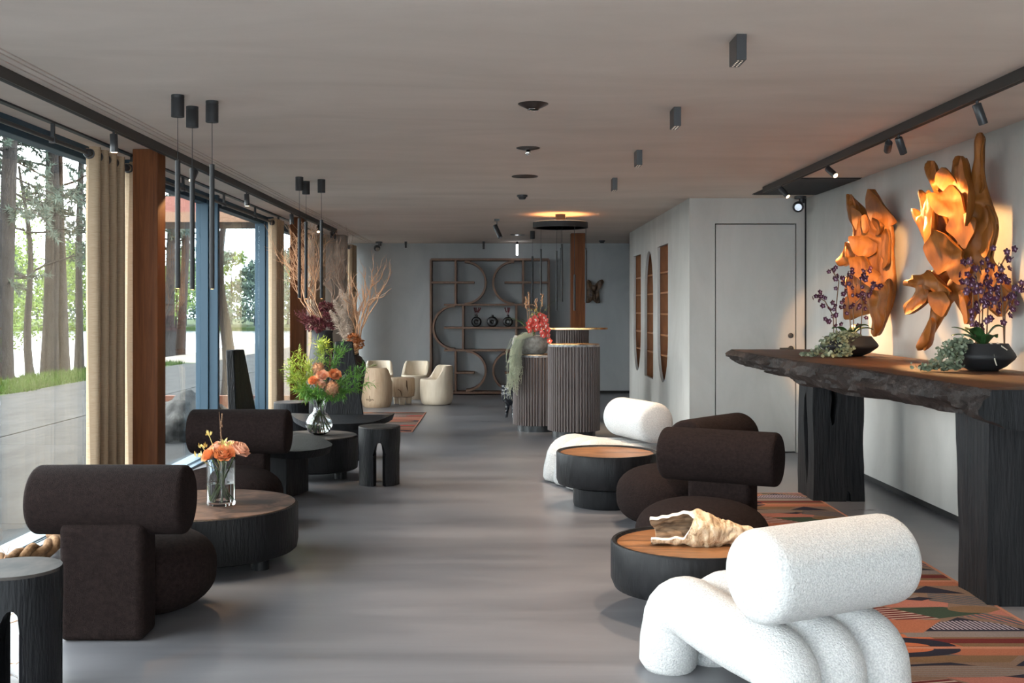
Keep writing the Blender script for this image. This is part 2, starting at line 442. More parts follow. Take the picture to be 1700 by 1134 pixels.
# right wall with a black shadow gap at its foot
struct(tag(MB().box(3.25, 3.45, -3.0, 11.7, 0.055, H).build('wall_right', 'plaster_wall'), 'grey plaster wall behind the root sculptures', 'wall'))
struct(tag(MB().box(3.27, 3.45, -3.0, 11.7, 0.0, 0.055).build('baseboard_right', 'recess_black'), 'black shadow gap at the foot of the right wall', 'baseboard'))

# return wall with the flush door
DX0, DX1, DZ, RY = 2.281, 3.143, 2.430, 11.5
mb = MB()
mb.box(2.01, DX0, RY, RY + 0.2, 0.0, H); mb.box(DX1, 3.25, RY, RY + 0.2, 0.0, H); mb.box(DX0, DX1, RY, RY + 0.2, DZ, H)
wr = struct(tag(mb.build('wall_right_return', 'plaster_wall'), 'grey plaster return wall around the flush door', 'wall'))
MB().box(DX0, DX1, RY + 0.10, RY + 0.19, 0.0, DZ).build('door_recess', 'recess_black', wr)
MB().box(3.232, 3.2495, RY - 0.002, RY + 0.01, 0.0, H).build('shadow_joint', 'recess_black', wr)
door = struct(tag(MB().box(DX0 + 0.010, DX1 - 0.010, RY + 0.002, RY + 0.05, 0.012, DZ - 0.011).build('door_1', 'plaster_wall'),
                  'flush plastered door with a thin black outline', 'door'))
MB().lathe([(0.0, 0), (0.028, 0), (0.028, 0.012), (0.012, 0.016), (0.0, 0.016)], 20).build('lock_rosette', 'black_satin', door, 40, loc=(3.083, RY + 0.002, 1.242), rot=(math.pi / 2, 0, 0))
MB().lathe([(0.0, 0), (0.028, 0), (0.028, 0.012), (0.0, 0.012)], 20).tube([(0, 0, 0.01), (0, 0, 0.05), (-0.02, 0, 0.055), (-0.13, 0, 0.055)], 0.009, 8).build(
    'door_handle', 'black_satin', door, 40, loc=(3.085, RY + 0.002, 1.105), rot=(math.pi / 2, 0, 0))

# niche wall: three tall openings, alternately pointed at the bottom and at the top
NY0, NY1, NX = 11.7, 16.83, 2.01
def niche_loop(y0, y1, up):
    yc, hw = (y0 + y1) / 2, (y1 - y0) / 2
    n = 14; pts = []
    if up:        # pointed at the top, flat at the bottom
        pts = [(y0, 0.60), (y1, 0.60)]
        for i in range(n + 1):
            a = math.pi * i / n
            pts.append((yc + hw * math.cos(a), 1.72 + 0.585 * math.sin(a)))
    else:
        pts = [(y1, 2.31), (y0, 2.31)]
        for i in range(n + 1):
            a = math.pi + math.pi * i / n
            pts.append((yc + hw * math.cos(a), 1.19 + 0.575 * math.sin(a)))
    return pts
NICHES = [(12.97, 13.84, False), (14.23, 15.07, True), (15.47, 16.32, False)]
def niche_wall():
    bm = bmesh.new()
    loops = [[(NY0, 0.0), (NY1, 0.0), (NY1, H), (NY0, H)]] + [niche_loop(*n) for n in NICHES]
    edges = []
    for lp in loops:
        vs = [bm.verts.new((NX, y, z)) for y, z in lp]
        edges += [bm.edges.new((vs[i], vs[(i + 1) % len(vs)])) for i in range(len(vs))]
    r = bmesh.ops.triangle_fill(bm, use_beauty=True, edges=edges)
    faces = [g for g in r['geom'] if isinstance(g, bmesh.types.BMFace)]
    ex = bmesh.ops.extrude_face_region(bm, geom=faces)
    bmesh.ops.translate(bm, verts=[g for g in ex['geom'] if isinstance(g, bmesh.types.BMVert)], vec=(0.035, 0, 0))
    bmesh.ops.recalc_face_normals(bm, faces=bm.faces)
    me = bpy.data.meshes.new('wall_right_niche'); bm.to_mesh(me); bm.free()
    me.materials.append(MATS['plaster_wall'])
    o = bpy.data.objects.new('wall_right_niche', me); COL.objects.link(o)
    struct(tag(o, 'grey plaster wall with three tall lancet shelf niches', 'wall'))
    MB().box(NX + 0.40, NX + 0.60, NY0, NY1, 0.0, H).box(NX + 0.035, 4.6, NY1 - 0.15, NY1, 0.0, H).build('wall_core', 'plaster_wall', o)
    for (y0, y1, up) in NICHES:
        mb = MB()
        a, b = y0 - 0.03, y1 + 0.03
        mb.box(NX + 0.36, NX + 0.39, a, b, 0.55, 2.36)
        mb.box(NX + 0.036, NX + 0.36, a - 0.02, a, 0.55, 2.36); mb.box(NX + 0.036, NX + 0.36, b, b + 0.02, 0.55, 2.36)
        mb.box(NX + 0.036, NX + 0.36, a, b, 0.55, 0.575); mb.box(NX + 0.036, NX + 0.36, a, b, 2.335, 2.36)
        mb.build('niche_lining', 'niche_wood', o)
        for z in (1.99, 1.735, 1.47, 1.205, 0.95):
            MB().box(NX + 0.04, NX + 0.358, a, b, z - 0.022, z).build('niche_shelf', 'niche_wood', o)
niche_wall()

def niche_pot(name, label, y, z, prof, mat, x=NX + 0.2):
    o = MB().lathe(prof, 20).build(name, mat, None, 50, loc=(x, y, z))
    tag(o, label, 'vase')
niche_pot('round_vase', 'small pale round vase on a shelf of the nearest niche', 13.15, 1.205, [(0.0, 0), (0.04, 0), (0.07, 0.05), (0.065, 0.11), (0.03, 0.15), (0.026, 0.16), (0.0, 0.16)], 'stump_cream')
niche_pot('dark_vase', 'squat black vase on the third shelf of the nearest niche', 13.45, 1.205, [(0.0, 0), (0.06, 0), (0.09, 0.06), (0.07, 0.13), (0.04, 0.16), (0.0, 0.16)], 'black_ceramic')
niche_pot('dark_vase', 'black bottle vase on the second shelf of the nearest niche', 13.4, 1.735, [(0.0, 0), (0.07, 0), (0.09, 0.08), (0.05, 0.16), (0.03, 0.19), (0.0, 0.19)], 'black_ceramic')
niche_pot('dark_vase', 'tall black vase on the middle shelf of the pointed-top niche', 14.65, 1.47, [(0.0, 0), (0.08, 0), (0.10, 0.06), (0.05, 0.15), (0.03, 0.2), (0.0, 0.2)], 'black_ceramic')
niche_pot('dark_vase', 'round black vase low in the pointed-top niche', 14.75, 1.205, [(0.0, 0), (0.07, 0), (0.10, 0.08), (0.06, 0.15), (0.0, 0.16)], 'black_ceramic')

struct(tag(MB().box(-3.3, 4.6, 19.5, 19.7, 0.05, H).build('wall_back', 'plaster_back'), 'grey plaster wall at the far end of the lobby', 'wall'))
struct(tag(MB().box(-3.3, 4.6, 19.52, 19.7, 0.0, 0.05).build('baseboard_back', 'recess_black'), 'black shadow gap at the foot of the far wall', 'baseboard'))
struct(tag(MB().box(4.4, 4.6, 16.83, 19.5, 0.0, H).build('wall_right_far', 'plaster_wall'), 'plaster side wall beyond the niche wall', 'wall'))
struct(tag(MB().box(-3.25, -2.47, 17.2, 17.6, 0.0, H).build('wall_left_pier', 'plaster_warm'), 'warm grey plaster pier between the last curtains on the left', 'wall'))
mb = MB()
mb.box(-3.3, -2.6, -3.2, -3.0, 0, H); mb.box(2.6, 3.45, -3.2, -3.0, 0, H); mb.box(-2.6, 2.6, -3.2, -3.0, 2.6, H)
struct(tag(mb.build('wall_rear', 'plaster_wall'), 'plaster wall around the glazed end behind the viewer', 'wall'))
w = MB().box(-2.6, 2.6, -3.13, -3.07, 0.0, 0.06).box(-2.6, 2.6, -3.13, -3.07, 2.54, 2.6).box(-2.6, -2.54, -3.13, -3.07, 0.06, 2.54).box(2.54, 2.6, -3.13, -3.07, 0.06, 2.54).box(
    -0.03, 0.03, -3.13, -3.07, 0.06, 2.54).build('window_9', 'blue_frame')
struct(tag(w, 'glazed end of the lobby behind the viewer', 'window'))
MB().box(-2.54, -0.03, -3.105, -3.095, 0.06, 2.54).build('pane', 'window_glass', w)
MB().box(0.03, 2.54, -3.105, -3.095, 0.06, 2.54).build('pane', 'window_glass', w)

# left glazing: bays between slate-blue posts
POSTS = [-3.0, 1.0, 4.5, 8.5, 11.15, 13.85, 17.2]
GX = -3.08
BAYS = ['full-height window bay behind the viewer on the left', 'full-height window bay beside the viewer on the left', 'full-height window bay left of the first curtain',
        'full-height window bay right of the first wooden column', 'full-height window bay beyond the slate-blue post', 'full-height window bay behind the dried branches']
for i in range(len(POSTS) - 1):
    y0, y1 = POSTS[i], POSTS[i + 1]
    root = MB().box(-3.15, -2.99, y0, y1, 0.0, 0.035).build('window_%d' % (i + 1), 'frame_sheen_tone', bevel=0.004)
    struct(tag(root, BAYS[i], 'window'))
    MB().box(-2.99, -2.92, y0, y1, 0.0, 0.022).box(-2.985, -2.975, y0, y1, 0.022, 0.028).build('sill_step', 'frame_sheen_tone', root, bevel=0.003)
    MB().box(-3.15, -2.97, y0, y1, 2.655, H).box(-3.12, -3.02, y0, y1, 2.61, 2.655).build('window_head', 'blue_frame', root, bevel=0.004)
    if i:
        MB().box(-3.13, -3.00, y0, y0 + 0.10, 0.03, H).box(-3.00, -2.905, y0 + 0.02, y0 + 0.09, 0.0, H).build('window_post', 'blue_frame', root, bevel=0.006)
    MB().box(GX - 0.006, GX + 0.006, y0, y1, 0.03, 2.63).build('pane', 'window_glass', root)
w = MB().box(-3.15, -3.0, 17.6, 19.5, 0.0, 0.04).box(-3.15, -3.0, 17.6, 19.5, 2.64, H).build('window_7', 'blue_frame')
struct(tag(w, 'last window bay beyond the plaster pier', 'window'))
MB().box(GX - 0.006, GX + 0.006, 17.6, 19.5, 0.04, 2.64).build('pane', 'window_glass', w)
struct(tag(MB().box(-3.35, -2.975, -3.2, 19.7, H + 0.0, H + 0.3).build('trim_1', 'blue_frame'), 'slate-blue edge beam above the glazing', 'trim'))

# ------------------------------------------------------------------ wooden columns
def column(x0, x1, y0, y1, label):
    o = MB().box(x0, x1, y0, y1, 0.0, H).build('wooden_column', 'column_wood', bevel=0.006)
    tag(o, label, 'column')
column(-2.695, -2.510, 7.95, 8.14, 'square brown timber column between the nearest curtains')
column(-2.695, -2.510, 13.90, 14.09, 'square brown timber column behind the dried branches')
column(1.105, 1.325, 16.85, 17.07, 'square reddish timber column behind the reception counters')

# ------------------------------------------------------------------ outside
struct(tag(MB().box(-9.0, -3.15, -6.0, 60.0, -0.30, -0.075).build('ground_outside', 'paving'), 'pale concrete terrace outside the windows', 'terrace'))
g = bpy.data.objects['ground_outside']
slab_me = None
for r, (ya, yb) in enumerate([(-1.3, 3.3), (3.3, 7.9), (7.9, 12.5), (12.5, 17.1), (17.1, 21.7), (21.7, 26.3), (26.3, 30.9)]):
    for c in range(2):
        if slab_me is None:
            slab_me = MB().box(0.004, 2.896, 0.006, 4.594, 0.0, 0.035).build('paving_slab', 'paving', g, bevel=0.004)
            o = slab_me
        else:
            o = slab_me.copy(); COL.objects.link(o); o.parent = g
        o.location = (-9.0 + 2.925 * c, ya, -0.075)

def terrain():
    """Grass strip, sandy bank and the drop to the lake."""
    random.seed(3)
    xs = [-8.6 - 0.35 * i for i in range(14)]
    ys = [-6 + 1.5 * j for j in range(60)]
    def hgt(x, y):
        t = (-x - 8.6)
        base = -0.06 + 0.10 * min(1, t / 1.5) * (0.5 + 0.5 * noise.noise((x * 0.5, y * 0.3, 1)))
        edge = 2.2 + 0.35 * noise.noise((0, y * 0.25, 5))
        if t > edge: base -= (t - edge) * 0.65
        return max(base, -1.6)
    v = [(x, y, hgt(x, y)) for y in ys for x in xs]
    n = len(xs); f = []; mi = []
    for j in range(len(ys) - 1):
        for i in range(n - 1):
            f.append((j * n + i, j * n + i + 1, (j + 1) * n + i + 1, (j + 1) * n + i))
            mi.append(1 if ys[j] > 31 and i < 9 else 0)
    mb = MB(); mb.v = v; mb.f = f; mb.m = mi
    o = mb.build('lake_bank', ['lawn_soil', 'sand'], smooth=180)
    struct(tag(o, 'grassy bank between the terrace and the lake', 'bank'))
    gb = MB()
    for k in range(16000):
        y = random.uniform(14, 31.2); x = -8.55 - abs(random.gauss(0, 1)) * 1.3
        if x < -10.9: continue
        if x > -9.0 + 0.55 * noise.noise((y * 0.7, 2, 0)): continue
        z = hgt(x, y) - 0.01
        h = random.uniform(0.05, 0.14); a = random.uniform(0, 6.28); w = 0.012
        dx, dy = math.cos(a) * w, math.sin(a) * w
        lx, ly = random.gauss(0, 0.03), random.gauss(0, 0.03)
        gb.tri((x - dx, y - dy, z), (x + dx, y + dy, z), (x + lx, y + ly, z + h))
    o = gb.build('grass', 'grass_blade', recalc=False)
    stuff(tag(o, 'fresh green grass along the edge of the terrace', 'grass'))
terrain()
struct(tag(MB().box(-190, -9.6, -60, 138, -1.55, -1.35).build('lake_water', 'lake'), 'pale lake behind the pine trunks', 'lake'))
struct(tag(MB().box(-230, -3, 138, 260, -2.0, -0.9).build('far_shore', 'lawn_soil'), 'far green shore of the lake', 'shore'))

def foliage(mb, c, rad, n, size, flat=1.0):
    for k in range(n):
        while True:
            p = Vector((random.uniform(-1, 1), random.uniform(-1, 1), random.uniform(-1, 1)))
            if p.length < 1: break
        p = Vector((p.x * rad[0], p.y * rad[1], p.z * rad[2])) + Vector(c)
        u = Vector((random.gauss(0, 1), random.gauss(0, 1), random.gauss(0, flat))).normalized() * size * random.uniform(0.6, 1.3)
        w = Vector((random.gauss(0, 1), random.gauss(0, 1), random.gauss(0, flat))).normalized() * size * 0.5
        mb.tri(p - w, p + w, p + u)

def needle_spray(mb, p, d, L):
    """A tuft of needles around a twig."""
    for k in range(7):
        q = Vector(p) + Vector(d) * random.uniform(0, L)
        u = (Vector(d).normalized() * 0.5 + Vector((random.gauss(0, 1), random.gauss(0, 1), random.gauss(0, 0.8))).normalized()).normalized() * 0.16
        w = u.orthogonal().normalized() * 0.022
        mb.tri(q - w, q + w, q + u)

def pine(label, x, y, r, hgt, lean, seed, zc=(2.2, 9.0), nb=26, mat='bark', base=-0.15, leafy=True):
    random.seed(seed)
    t = thing('pine_tree', label, 'tree', (x, y, base), 0, 'pines on the lake bank')
    pts = []; rad = []
    n = 14
    for i in range(n + 1):
        s = i / n
        pts.append((lean[0] * s * hgt + 0.07 * math.sin(s * 7 + seed), lean[1] * s * hgt + 0.07 * math.cos(s * 5 + seed), s * hgt))
        rad.append(r * (1.25 if i == 0 else 1.0) * (1 - 0.72 * s))
    MB().tube(pts, rad, 12).build('trunk', mat, t, 60)
    if not leafy: return t
    br = MB(); fo = MB()
    for k in range(nb):
        z = random.uniform(*zc); s = z / hgt
        p0 = Vector((lean[0] * z, lean[1] * z, z)); a = random.uniform(0, 6.28)
        L = random.uniform(1.0, 2.6)
        d = Vector((math.cos(a), math.sin(a), random.uniform(-0.25, 0.35)))
        q = [p0]; 
        for m in range(5):
            d2 = d + Vector((random.gauss(0, 0.25), random.gauss(0, 0.25), random.gauss(0, 0.2) - 0.05))
            q.append(q[-1] + d2 * (L / 5))
        br.tube(q, [0.032 * (1 - i / 6.5) for i in range(6)], 5)
        for m in range(2, 6):
            for kk in range(3):
                dd = Vector((random.gauss(0, 1), random.gauss(0, 1), random.gauss(0, 0.6))).normalized() * random.uniform(0.25, 0.55)
                br.tube([q[m], q[m] + dd * 0.5 + Vector((0, 0, 0.03)), q[m] + dd], [0.010, 0.007, 0.003], 3, caps=False)
                for jj in range(4):
                    needle_spray(fo, q[m] + dd * (0.4 + 0.2 * jj), dd, 0.18)
    stuff(br.build('branch_system', mat, t, 60))
    stuff(fo.build('needle_foliage', 'needles', t, recalc=False))
    return t
pine('thick grey pine trunk at the left edge of the first window', -10.8, 23.7, 0.20, 17, (0.004, 0.0), 11, (3.4, 9), 16)
pine('pale grey pine standing beside its leaning twin by the lake', -10.75, 25.9, 0.19, 17, (-0.006, 0.0), 12, (4.0, 9), 13)
pine('leaning pine stem right beside the pale grey pine', -10.6, 26.2, 0.14, 15, (-0.035, 0.0), 13, (4.5, 9), 6)
pine('slender reddish pine stem in the first window', -10.6, 26.3, 0.075, 14, (0.004, 0.0), 14, (4.2, 8), 8, 'bark_warm')
pine('dark thin pine leaning beside the first curtain', -10.6, 27.3, 0.10, 14, (0.025, 0.0), 15, (4.0, 8), 5)
pine('short crooked bank tree with light leaves', -10.9, 25.3, 0.10, 5, (-0.05, 0.0), 16, (1.5, 4), 6)
pine('dark pine trunk just right of the first wooden column', -10.9, 36.0, 0.17, 17, (-0.004, 0.0), 17, (3.6, 10), 15)
pine('reddish pine leaning across the second window', -10.7, 36.4, 0.15, 16, (0.022, 0.0), 18, (3.4, 10), 15, 'bark_warm')
t = pine('broad old tree trunk close outside the second window', -4.62, 18.2, 0.13, 3.6, (0.0, 0.0), 19, leafy=False)

def far_tree(label, x, y, hgt, w, mat, seed, size=0.5, n=1500, base=-0.9):
    random.seed(seed)
    t = thing('far_tree', label, 'tree', (x, y, base), 0, 'trees across the lake')
    MB().tube([(0, 0, 0), (0.1, 0, hgt * 0.5), (0, 0, hgt * 0.9)], [0.22, 0.15, 0.04], 6).build('trunk', 'bark', t, 60)
    fo = MB()
    for k in range(9):
        s = k / 8
        foliage(fo, (random.gauss(0, w * 0.18), random.gauss(0, w * 0.18), hgt * (0.16 + 0.78 * s)), (w * (0.62 - 0.42 * s), w * (0.62 - 0.42 * s), hgt * 0.11), n // 9, size)
    stuff(fo.build('leaf_mass', mat, t, recalc=False))
random.seed(5)
words = ['at the far left of the first window', 'second from the left across the lake', 'third from the left across the lake', 'fourth from the left across the lake',
         'fifth from the left across the lake', 'sixth from the left across the lake', 'seventh from the left across the lake', 'eighth from the left across the lake',
         'ninth from the left across the lake', 'tenth from the left across the lake', 'eleventh from the left across the lake', 'twelfth from the left across the lake',
         'thirteenth from the left across the lake', 'fourteenth from the left across the lake', 'fifteenth from the left across the lake', 'sixteenth from the left across the lake']
for k in range(16):
    x = -74 + 3.0 * k + random.uniform(-0.8, 0.8)
    green = k % 3
    far_tree('%s %s' % (['haze-tinted green far tree', 'dark green far tree', 'light green far tree'][green], words[k]),
             x, 142 + (k % 3) * 11 + random.uniform(0, 3), random.uniform(8.5, 11.5), random.uniform(5.0, 6.5), ['leaf_far_haze', 'leaf_far_haze', 'leaf_spring'][green], 40 + k, 0.55, 1700)
def spring_tree(label, x, y, hgt, w, seed):
    random.seed(seed)
    t = thing('birch_tree', label, 'tree', (x, y, -0.9), 0, 'spring trees on the bank')
    MB().tube([(0, 0, 0), (0.1, 0, hgt * 0.5), (0, 0, hgt * 0.9)], [0.07, 0.05, 0.015], 6).build('trunk', 'bark', t, 60)
    fo = MB()
    for k in range(22):
        foliage(fo, (random.gauss(0, w * 0.35), random.gauss(0, w * 0.35), hgt * random.uniform(0.3, 0.98)), (w * 0.3, w * 0.3, w * 0.3), 150, 0.09)
    stuff(fo.build('leaf_mass', 'leaf_spring', t, recalc=False))
spring_tree('airy light green tree behind the thick grey pine', -14.3, 29.5, 5.6, 1.9, 61)
spring_tree('airy light green tree behind the twin pines', -14.6, 33.5, 6.0, 2.2, 62)
spring_tree('small light green tree near the first curtain', -14.3, 36.5, 5.2, 1.5, 63)
spring_tree('light green tree beyond the second window', -16.5, 53.0, 7.0, 2.4, 64)
spring_tree('tall light green tree behind the thick grey pine trunk', -19.5, 40.0, 7.5, 2.6, 65)
spring_tree('broad light green tree farther off behind the slender stems', -21.0, 48.0, 8.0, 3.0, 66)
spring_tree('low light green tree behind the reddish leaning pine', -15.0, 50.0, 5.5, 2.2, 67)

def boulder(label, x, y, sx, sy, sz, seed, mat='boulder'):
    bm = bmesh.new(); bmesh.ops.create_icosphere(bm, subdivisions=4, radius=1.0)
    for v in bm.verts:
        p = v.co.copy()
        d = 1 + 0.28 * noise.noise(p * 1.2 + Vector((seed, 0, 0))) + 0.08 * noise.noise(p * 4 + Vector((0, seed, 0)))
        v.co = Vector((p.x * sx * d, p.y * sy * d, p.z * sz * d))
    me = bpy.data.meshes.new('boulder'); bm.to_mesh(me); bm.free()
    me.polygons.foreach_set('use_smooth', [True] * len(me.polygons))
    me.materials.append(MATS[mat])
    o = bpy.data.objects.new('boulder', me); COL.objects.link(o)
    o.location = (x, y, -0.05 + sz * 0.75)
    tag(o, label, 'boulder', 'boulders outside the second window')
boulder('large rounded grey boulder next to the blue window post', -3.75, 13.0, 0.34, 0.5, 0.33, 1)
boulder('dark angular boulder just right of the wooden column', -4.42, 13.6, 0.42, 0.4, 0.27, 2)
boulder('small pinkish boulder in front of the dark angular one', -4.1, 12.55, 0.20, 0.2, 0.12, 3, 'boulder_warm')
boulder('low grey boulder behind the large rounded boulder', -4.0, 14.6, 0.30, 0.3, 0.20, 4)
boulder('small grey boulder beyond the blue window post', -3.5, 15.6, 0.2, 0.2, 0.16, 5)
tag(MB().box(-5.45, -3.3, 17.0, 17.12, -0.06, 0.16).build('corten_edging', 'corten', bevel=0.006), 'rust-coloured steel edging behind the boulders', 'edging')
can = thing('entrance_canopy', 'terracotta canopy with a wooden soffit outside the second window', 'canopy', (-4.2, 15.2, 2.74))
MB().box(-0.95, 1.05, 0, 1.3, 0.14, 0.36).build('fascia', 'canopy_red', can)
MB().box(-0.95, 1.05, -0.02, 1.3, 0.0, 0.14).build('soffit', 'canopy_wood', can)

# ------------------------------------------------------------------ rugs (flat woven print)
def clip_half(poly, a, b, c):
    """Keep the part of a polygon where a*x + b*y <= c."""
    out = []
    for i in range(len(poly)):
        p, q = poly[i], poly[(i + 1) % len(poly)]
        dp, dq = a * p[0] + b * p[1] - c, a * q[0] + b * q[1] - c
        if dp <= 0: out.append(p)
        if (dp < 0 < dq) or (dq < 0 < dp):
            t = dp / (dp - dq); out.append((p[0] + t * (q[0] - p[0]), p[1] + t * (q[1] - p[1])))
    return out

def ell(cx, cy, rx, ry, a0=0.0, a1=360.0, n=28):
    return [(cx + rx * math.cos(math.radians(a0 + (a1 - a0) * i / n)), cy + ry * math.sin(math.radians(a0 + (a1 - a0) * i / n))) for i in range(n + (0 if a1 - a0 >= 360 else 1))]

RUGC = ['rug_rust', 'rug_orange', 'rug_rose', 'rug_red', 'rug_maroon', 'rug_navy', 'rug_slate', 'rug_green', 'rug_olive', 'rug_taupe',
        'rug_grey', 'rug_pale', 'rug_lilac', 'rug_edge']
# one repeat of the woven pattern, u across (0..1), v along (0..1): colour, polygon, stripes (colour, angle, pitch, width)
UNIT = [
    ('rug_taupe', [(0, 0), (1, 0), (1, 1), (0, 1)], None),
    ('rug_orange', [(0, 0.0), (0.55, 0.0), (0.42, 0.16), (0, 0.16)], None),
    ('rug_olive', [(0.55, 0.0), (1, 0.0), (1, 0.12), (0.42, 0.16)], None),
    ('rug_grey', [(0.35, 0.12), (1, 0.12), (1, 0.20), (0.35, 0.20)], None),
    ('rug_maroon', [(0.40, 0.04), (1, 0.04), (1, 0.10), (0.40, 0.10)], None),
    ('rug_navy', [(0.45, 0.20), (1.0, 0.20), (0.72, 0.40)], None),
    ('rug_lilac', ell(0.72, 0.22, 0.21, 0.13, 0, 180), ('rug_navy', 8, 0.022, 0.010)),
    ('rug_rust', [(0, 0.18), (0.45, 0.18), (0.62, 0.36), (0.3, 0.36), (0, 0.30)], None),
    ('rug_rose', [(0, 0.30), (0.3, 0.36), (0.55, 0.36), (0.2, 0.44), (0, 0.44)], None),
    ('rug_olive', [(0, 0.38), (0.25, 0.40), (0.55, 0.42), (0.1, 0.50), (0, 0.50)], None),
    ('rug_maroon', [(0.05, 0.62), (0.30, 0.66), (0.62, 0.38), (0.40, 0.36)], ('rug_pale', 100, 0.030, 0.011)),
    ('rug_red', [(0, 0.50), (0.16, 0.50), (0.12, 0.60), (0, 0.62)], None),
    ('rug_green', [(0.45, 0.54), (0.62, 0.38), (0.88, 0.46), (0.72, 0.56)], None),
    ('rug_slate', [(0.72, 0.40), (0.80, 0.40), (1.0, 0.26), (1, 0.36), (0.88, 0.46)], ('rug_rose', 30, 0.035, 0.012)),
    ('rug_rose', [(0.30, 0.68), (0.45, 0.55), (0.75, 0.56), (0.80, 0.66), (0.40, 0.74)], None),
    ('rug_olive', ell(0.86, 0.52, 0.13, 0.055), None),
    ('rug_rose', [(0.90, 0.46), (1, 0.40), (1, 0.52)], None),
    ('rug_slate', [(0.70, 0.66), (0.88, 0.58), (1, 0.58), (1, 0.72), (0.75, 0.80)], ('rug_taupe', 60, 0.032, 0.011)),
    ('rug_navy', [(0.10, 0.80), (0.40, 0.84), (0.74, 0.70), (0.66, 0.66), (0.30, 0.74)], None),
    ('rug_grey', ell(0.38, 0.74, 0.30, 0.065, 0, 360), ('rug_taupe', 90, 0.020, 0.008)),
    ('rug_navy', [(0.80, 0.92), (0.66, 0.80), (0.95, 0.78)], None),
    ('rug_olive', [(0.05, 0.84), (0.66, 0.84), (0.74, 0.92), (0, 0.92)], None),
    ('rug_slate', [(0, 0.92), (0.5, 0.92), (0.1, 1.0), (0, 1.0)], None),
    ('rug_rust', [(0.5, 0.92), (1, 0.92), (1, 1.0), (0.2, 1.0)], None),
    ('rug_navy', ell(0.22, 0.0, 0.30, 0.12, 0, 180), None),
    ('rug_orange', ell(0.22, 0.0, 0.18, 0.055, 0, 180), None),
    ('rug_navy', ell(0.22, 1.0, 0.30, 0.10, 180, 360), None),
    ('rug_orange', ell(0.22, 1.0, 0.18, 0.05, 180, 360), None),
]
def rug(label, x0, x1, y0, y1, period, phase, flip):
    root = MB().box(x0, x1, y0, y1, 0.0, 0.008).build('patterned_rug', 'rug_edge')
    tag(root, label, 'rug')
    mb = MB(); e = 0.02; z = 0.0084
    W = (x1 - x0 - 2 * e)
    y = phase
    while y > y0: y -= period
    k = 0
    while y < y1:
        zz = z
        for col, poly, st in UNIT:
            zz += 0.00005
            def put(pl, c, zc):
                q = [(x0 + e + (1 - u if flip else u) * W, y + (v * 0.97 + 0.015) * period) for u, v in pl]
                for a, b, cc in ((-1, 0, -(x0 + e)), (1, 0, x1 - e), (0, -1, -(y0 + e)), (0, 1, y1 - e)):
                    if len(q) > 2: q = clip_half(q, a, b, cc)
                if len(q) < 3: return
                if sum(q[i][0] * q[(i + 1) % len(q)][1] - q[(i + 1) % len(q)][0] * q[i][1] for i in range(len(q))) < 0: q.reverse()
                mb.add([(p[0], p[1], zc) for p in q], [tuple(range(len(q)))], RUGC.index(c))
            put(poly, col, zz)
            if st:
                c2, ang, pitch, wd = st
                na, nb_ = math.cos(math.radians(ang)), math.sin(math.radians(ang))
                ds = [na * p[0] + nb_ * p[1] for p in poly]
                d = min(ds)
                while d < max(ds):
                    s_ = clip_half(clip_half(poly, na, nb_, d + wd), -na, -nb_, -d)
                    if len(s_) > 2: put(s_, c2, zz + 0.00003)
                    d += pitch
        y += period; k += 1
    mb.build('woven_pattern', RUGC, root, recalc=False)
rug('large geometric rug in rust and navy beside the dark console', 1.52, 2.55, 3.3, 8.95, 1.19, 4.86, False)
rug('red patterned rug before the pale stump seats', -2.62, -1.08, 13.4, 15.9, 1.25, 13.4, True)

# ------------------------------------------------------------------ roll-back lounge chairs
def roll(mb, L, r, c, bevel=0.05, seg=40):
    """A bolster lying along X with softly domed ends."""
    prof = [(0.0, -L / 2 - 0.012), (r * 0.55, -L / 2 - 0.008), (r - bevel, -L / 2)]
    for i in range(1, 7):
        a = math.pi / 2 * i / 6
        prof.append((r - bevel + bevel * math.sin(a), -L / 2 + bevel * (1 - math.cos(a))))
    for i in range(1, 12): prof.append((r * (1 + 0.006 * math.sin(math.pi * i / 12)), -L / 2 + bevel + (L - 2 * bevel) * i / 12))
    prof += [(a, -b) for a, b in reversed(prof[:9])]
    n = len(prof); v = []; f = []
    for (rr, x) in prof:
        for k in range(seg):
            a = 2 * math.pi * k / seg
            v.append((c[0] + x, c[1] + rr * math.cos(a), c[2] + rr * math.sin(a)))
    for i in range(n - 1):
        for k in range(seg):
            k2 = (k + 1) % seg
            f.append((i * seg + k, i * seg + k2, (i + 1) * seg + k2, (i + 1) * seg + k))
    mb.add(v, f)

def superell(mb, c, rad, e1, e2, nu=40, nv=22):
    def sp(x, e): return math.copysign(abs(x) ** e, x)
    v = []; f = []
    for j in range(nv + 1):
        ph = -math.pi / 2 + math.pi * j / nv
        for i in range(nu):
            th = 2 * math.pi * i / nu
            v.append((c[0] + rad[0] * sp(math.cos(ph), e1) * sp(math.cos(th), e2), c[1] + rad[1] * sp(math.cos(ph), e1) * sp(math.sin(th), e2), c[2] + rad[2] * sp(math.sin(ph), e1)))
    for j in range(nv):
        for i in range(nu):
            i2 = (i + 1) % nu
            f.append((j * nu + i, j * nu + i2, (j + 1) * nu + i2, (j + 1) * nu + i))
    mb.add(v, f)

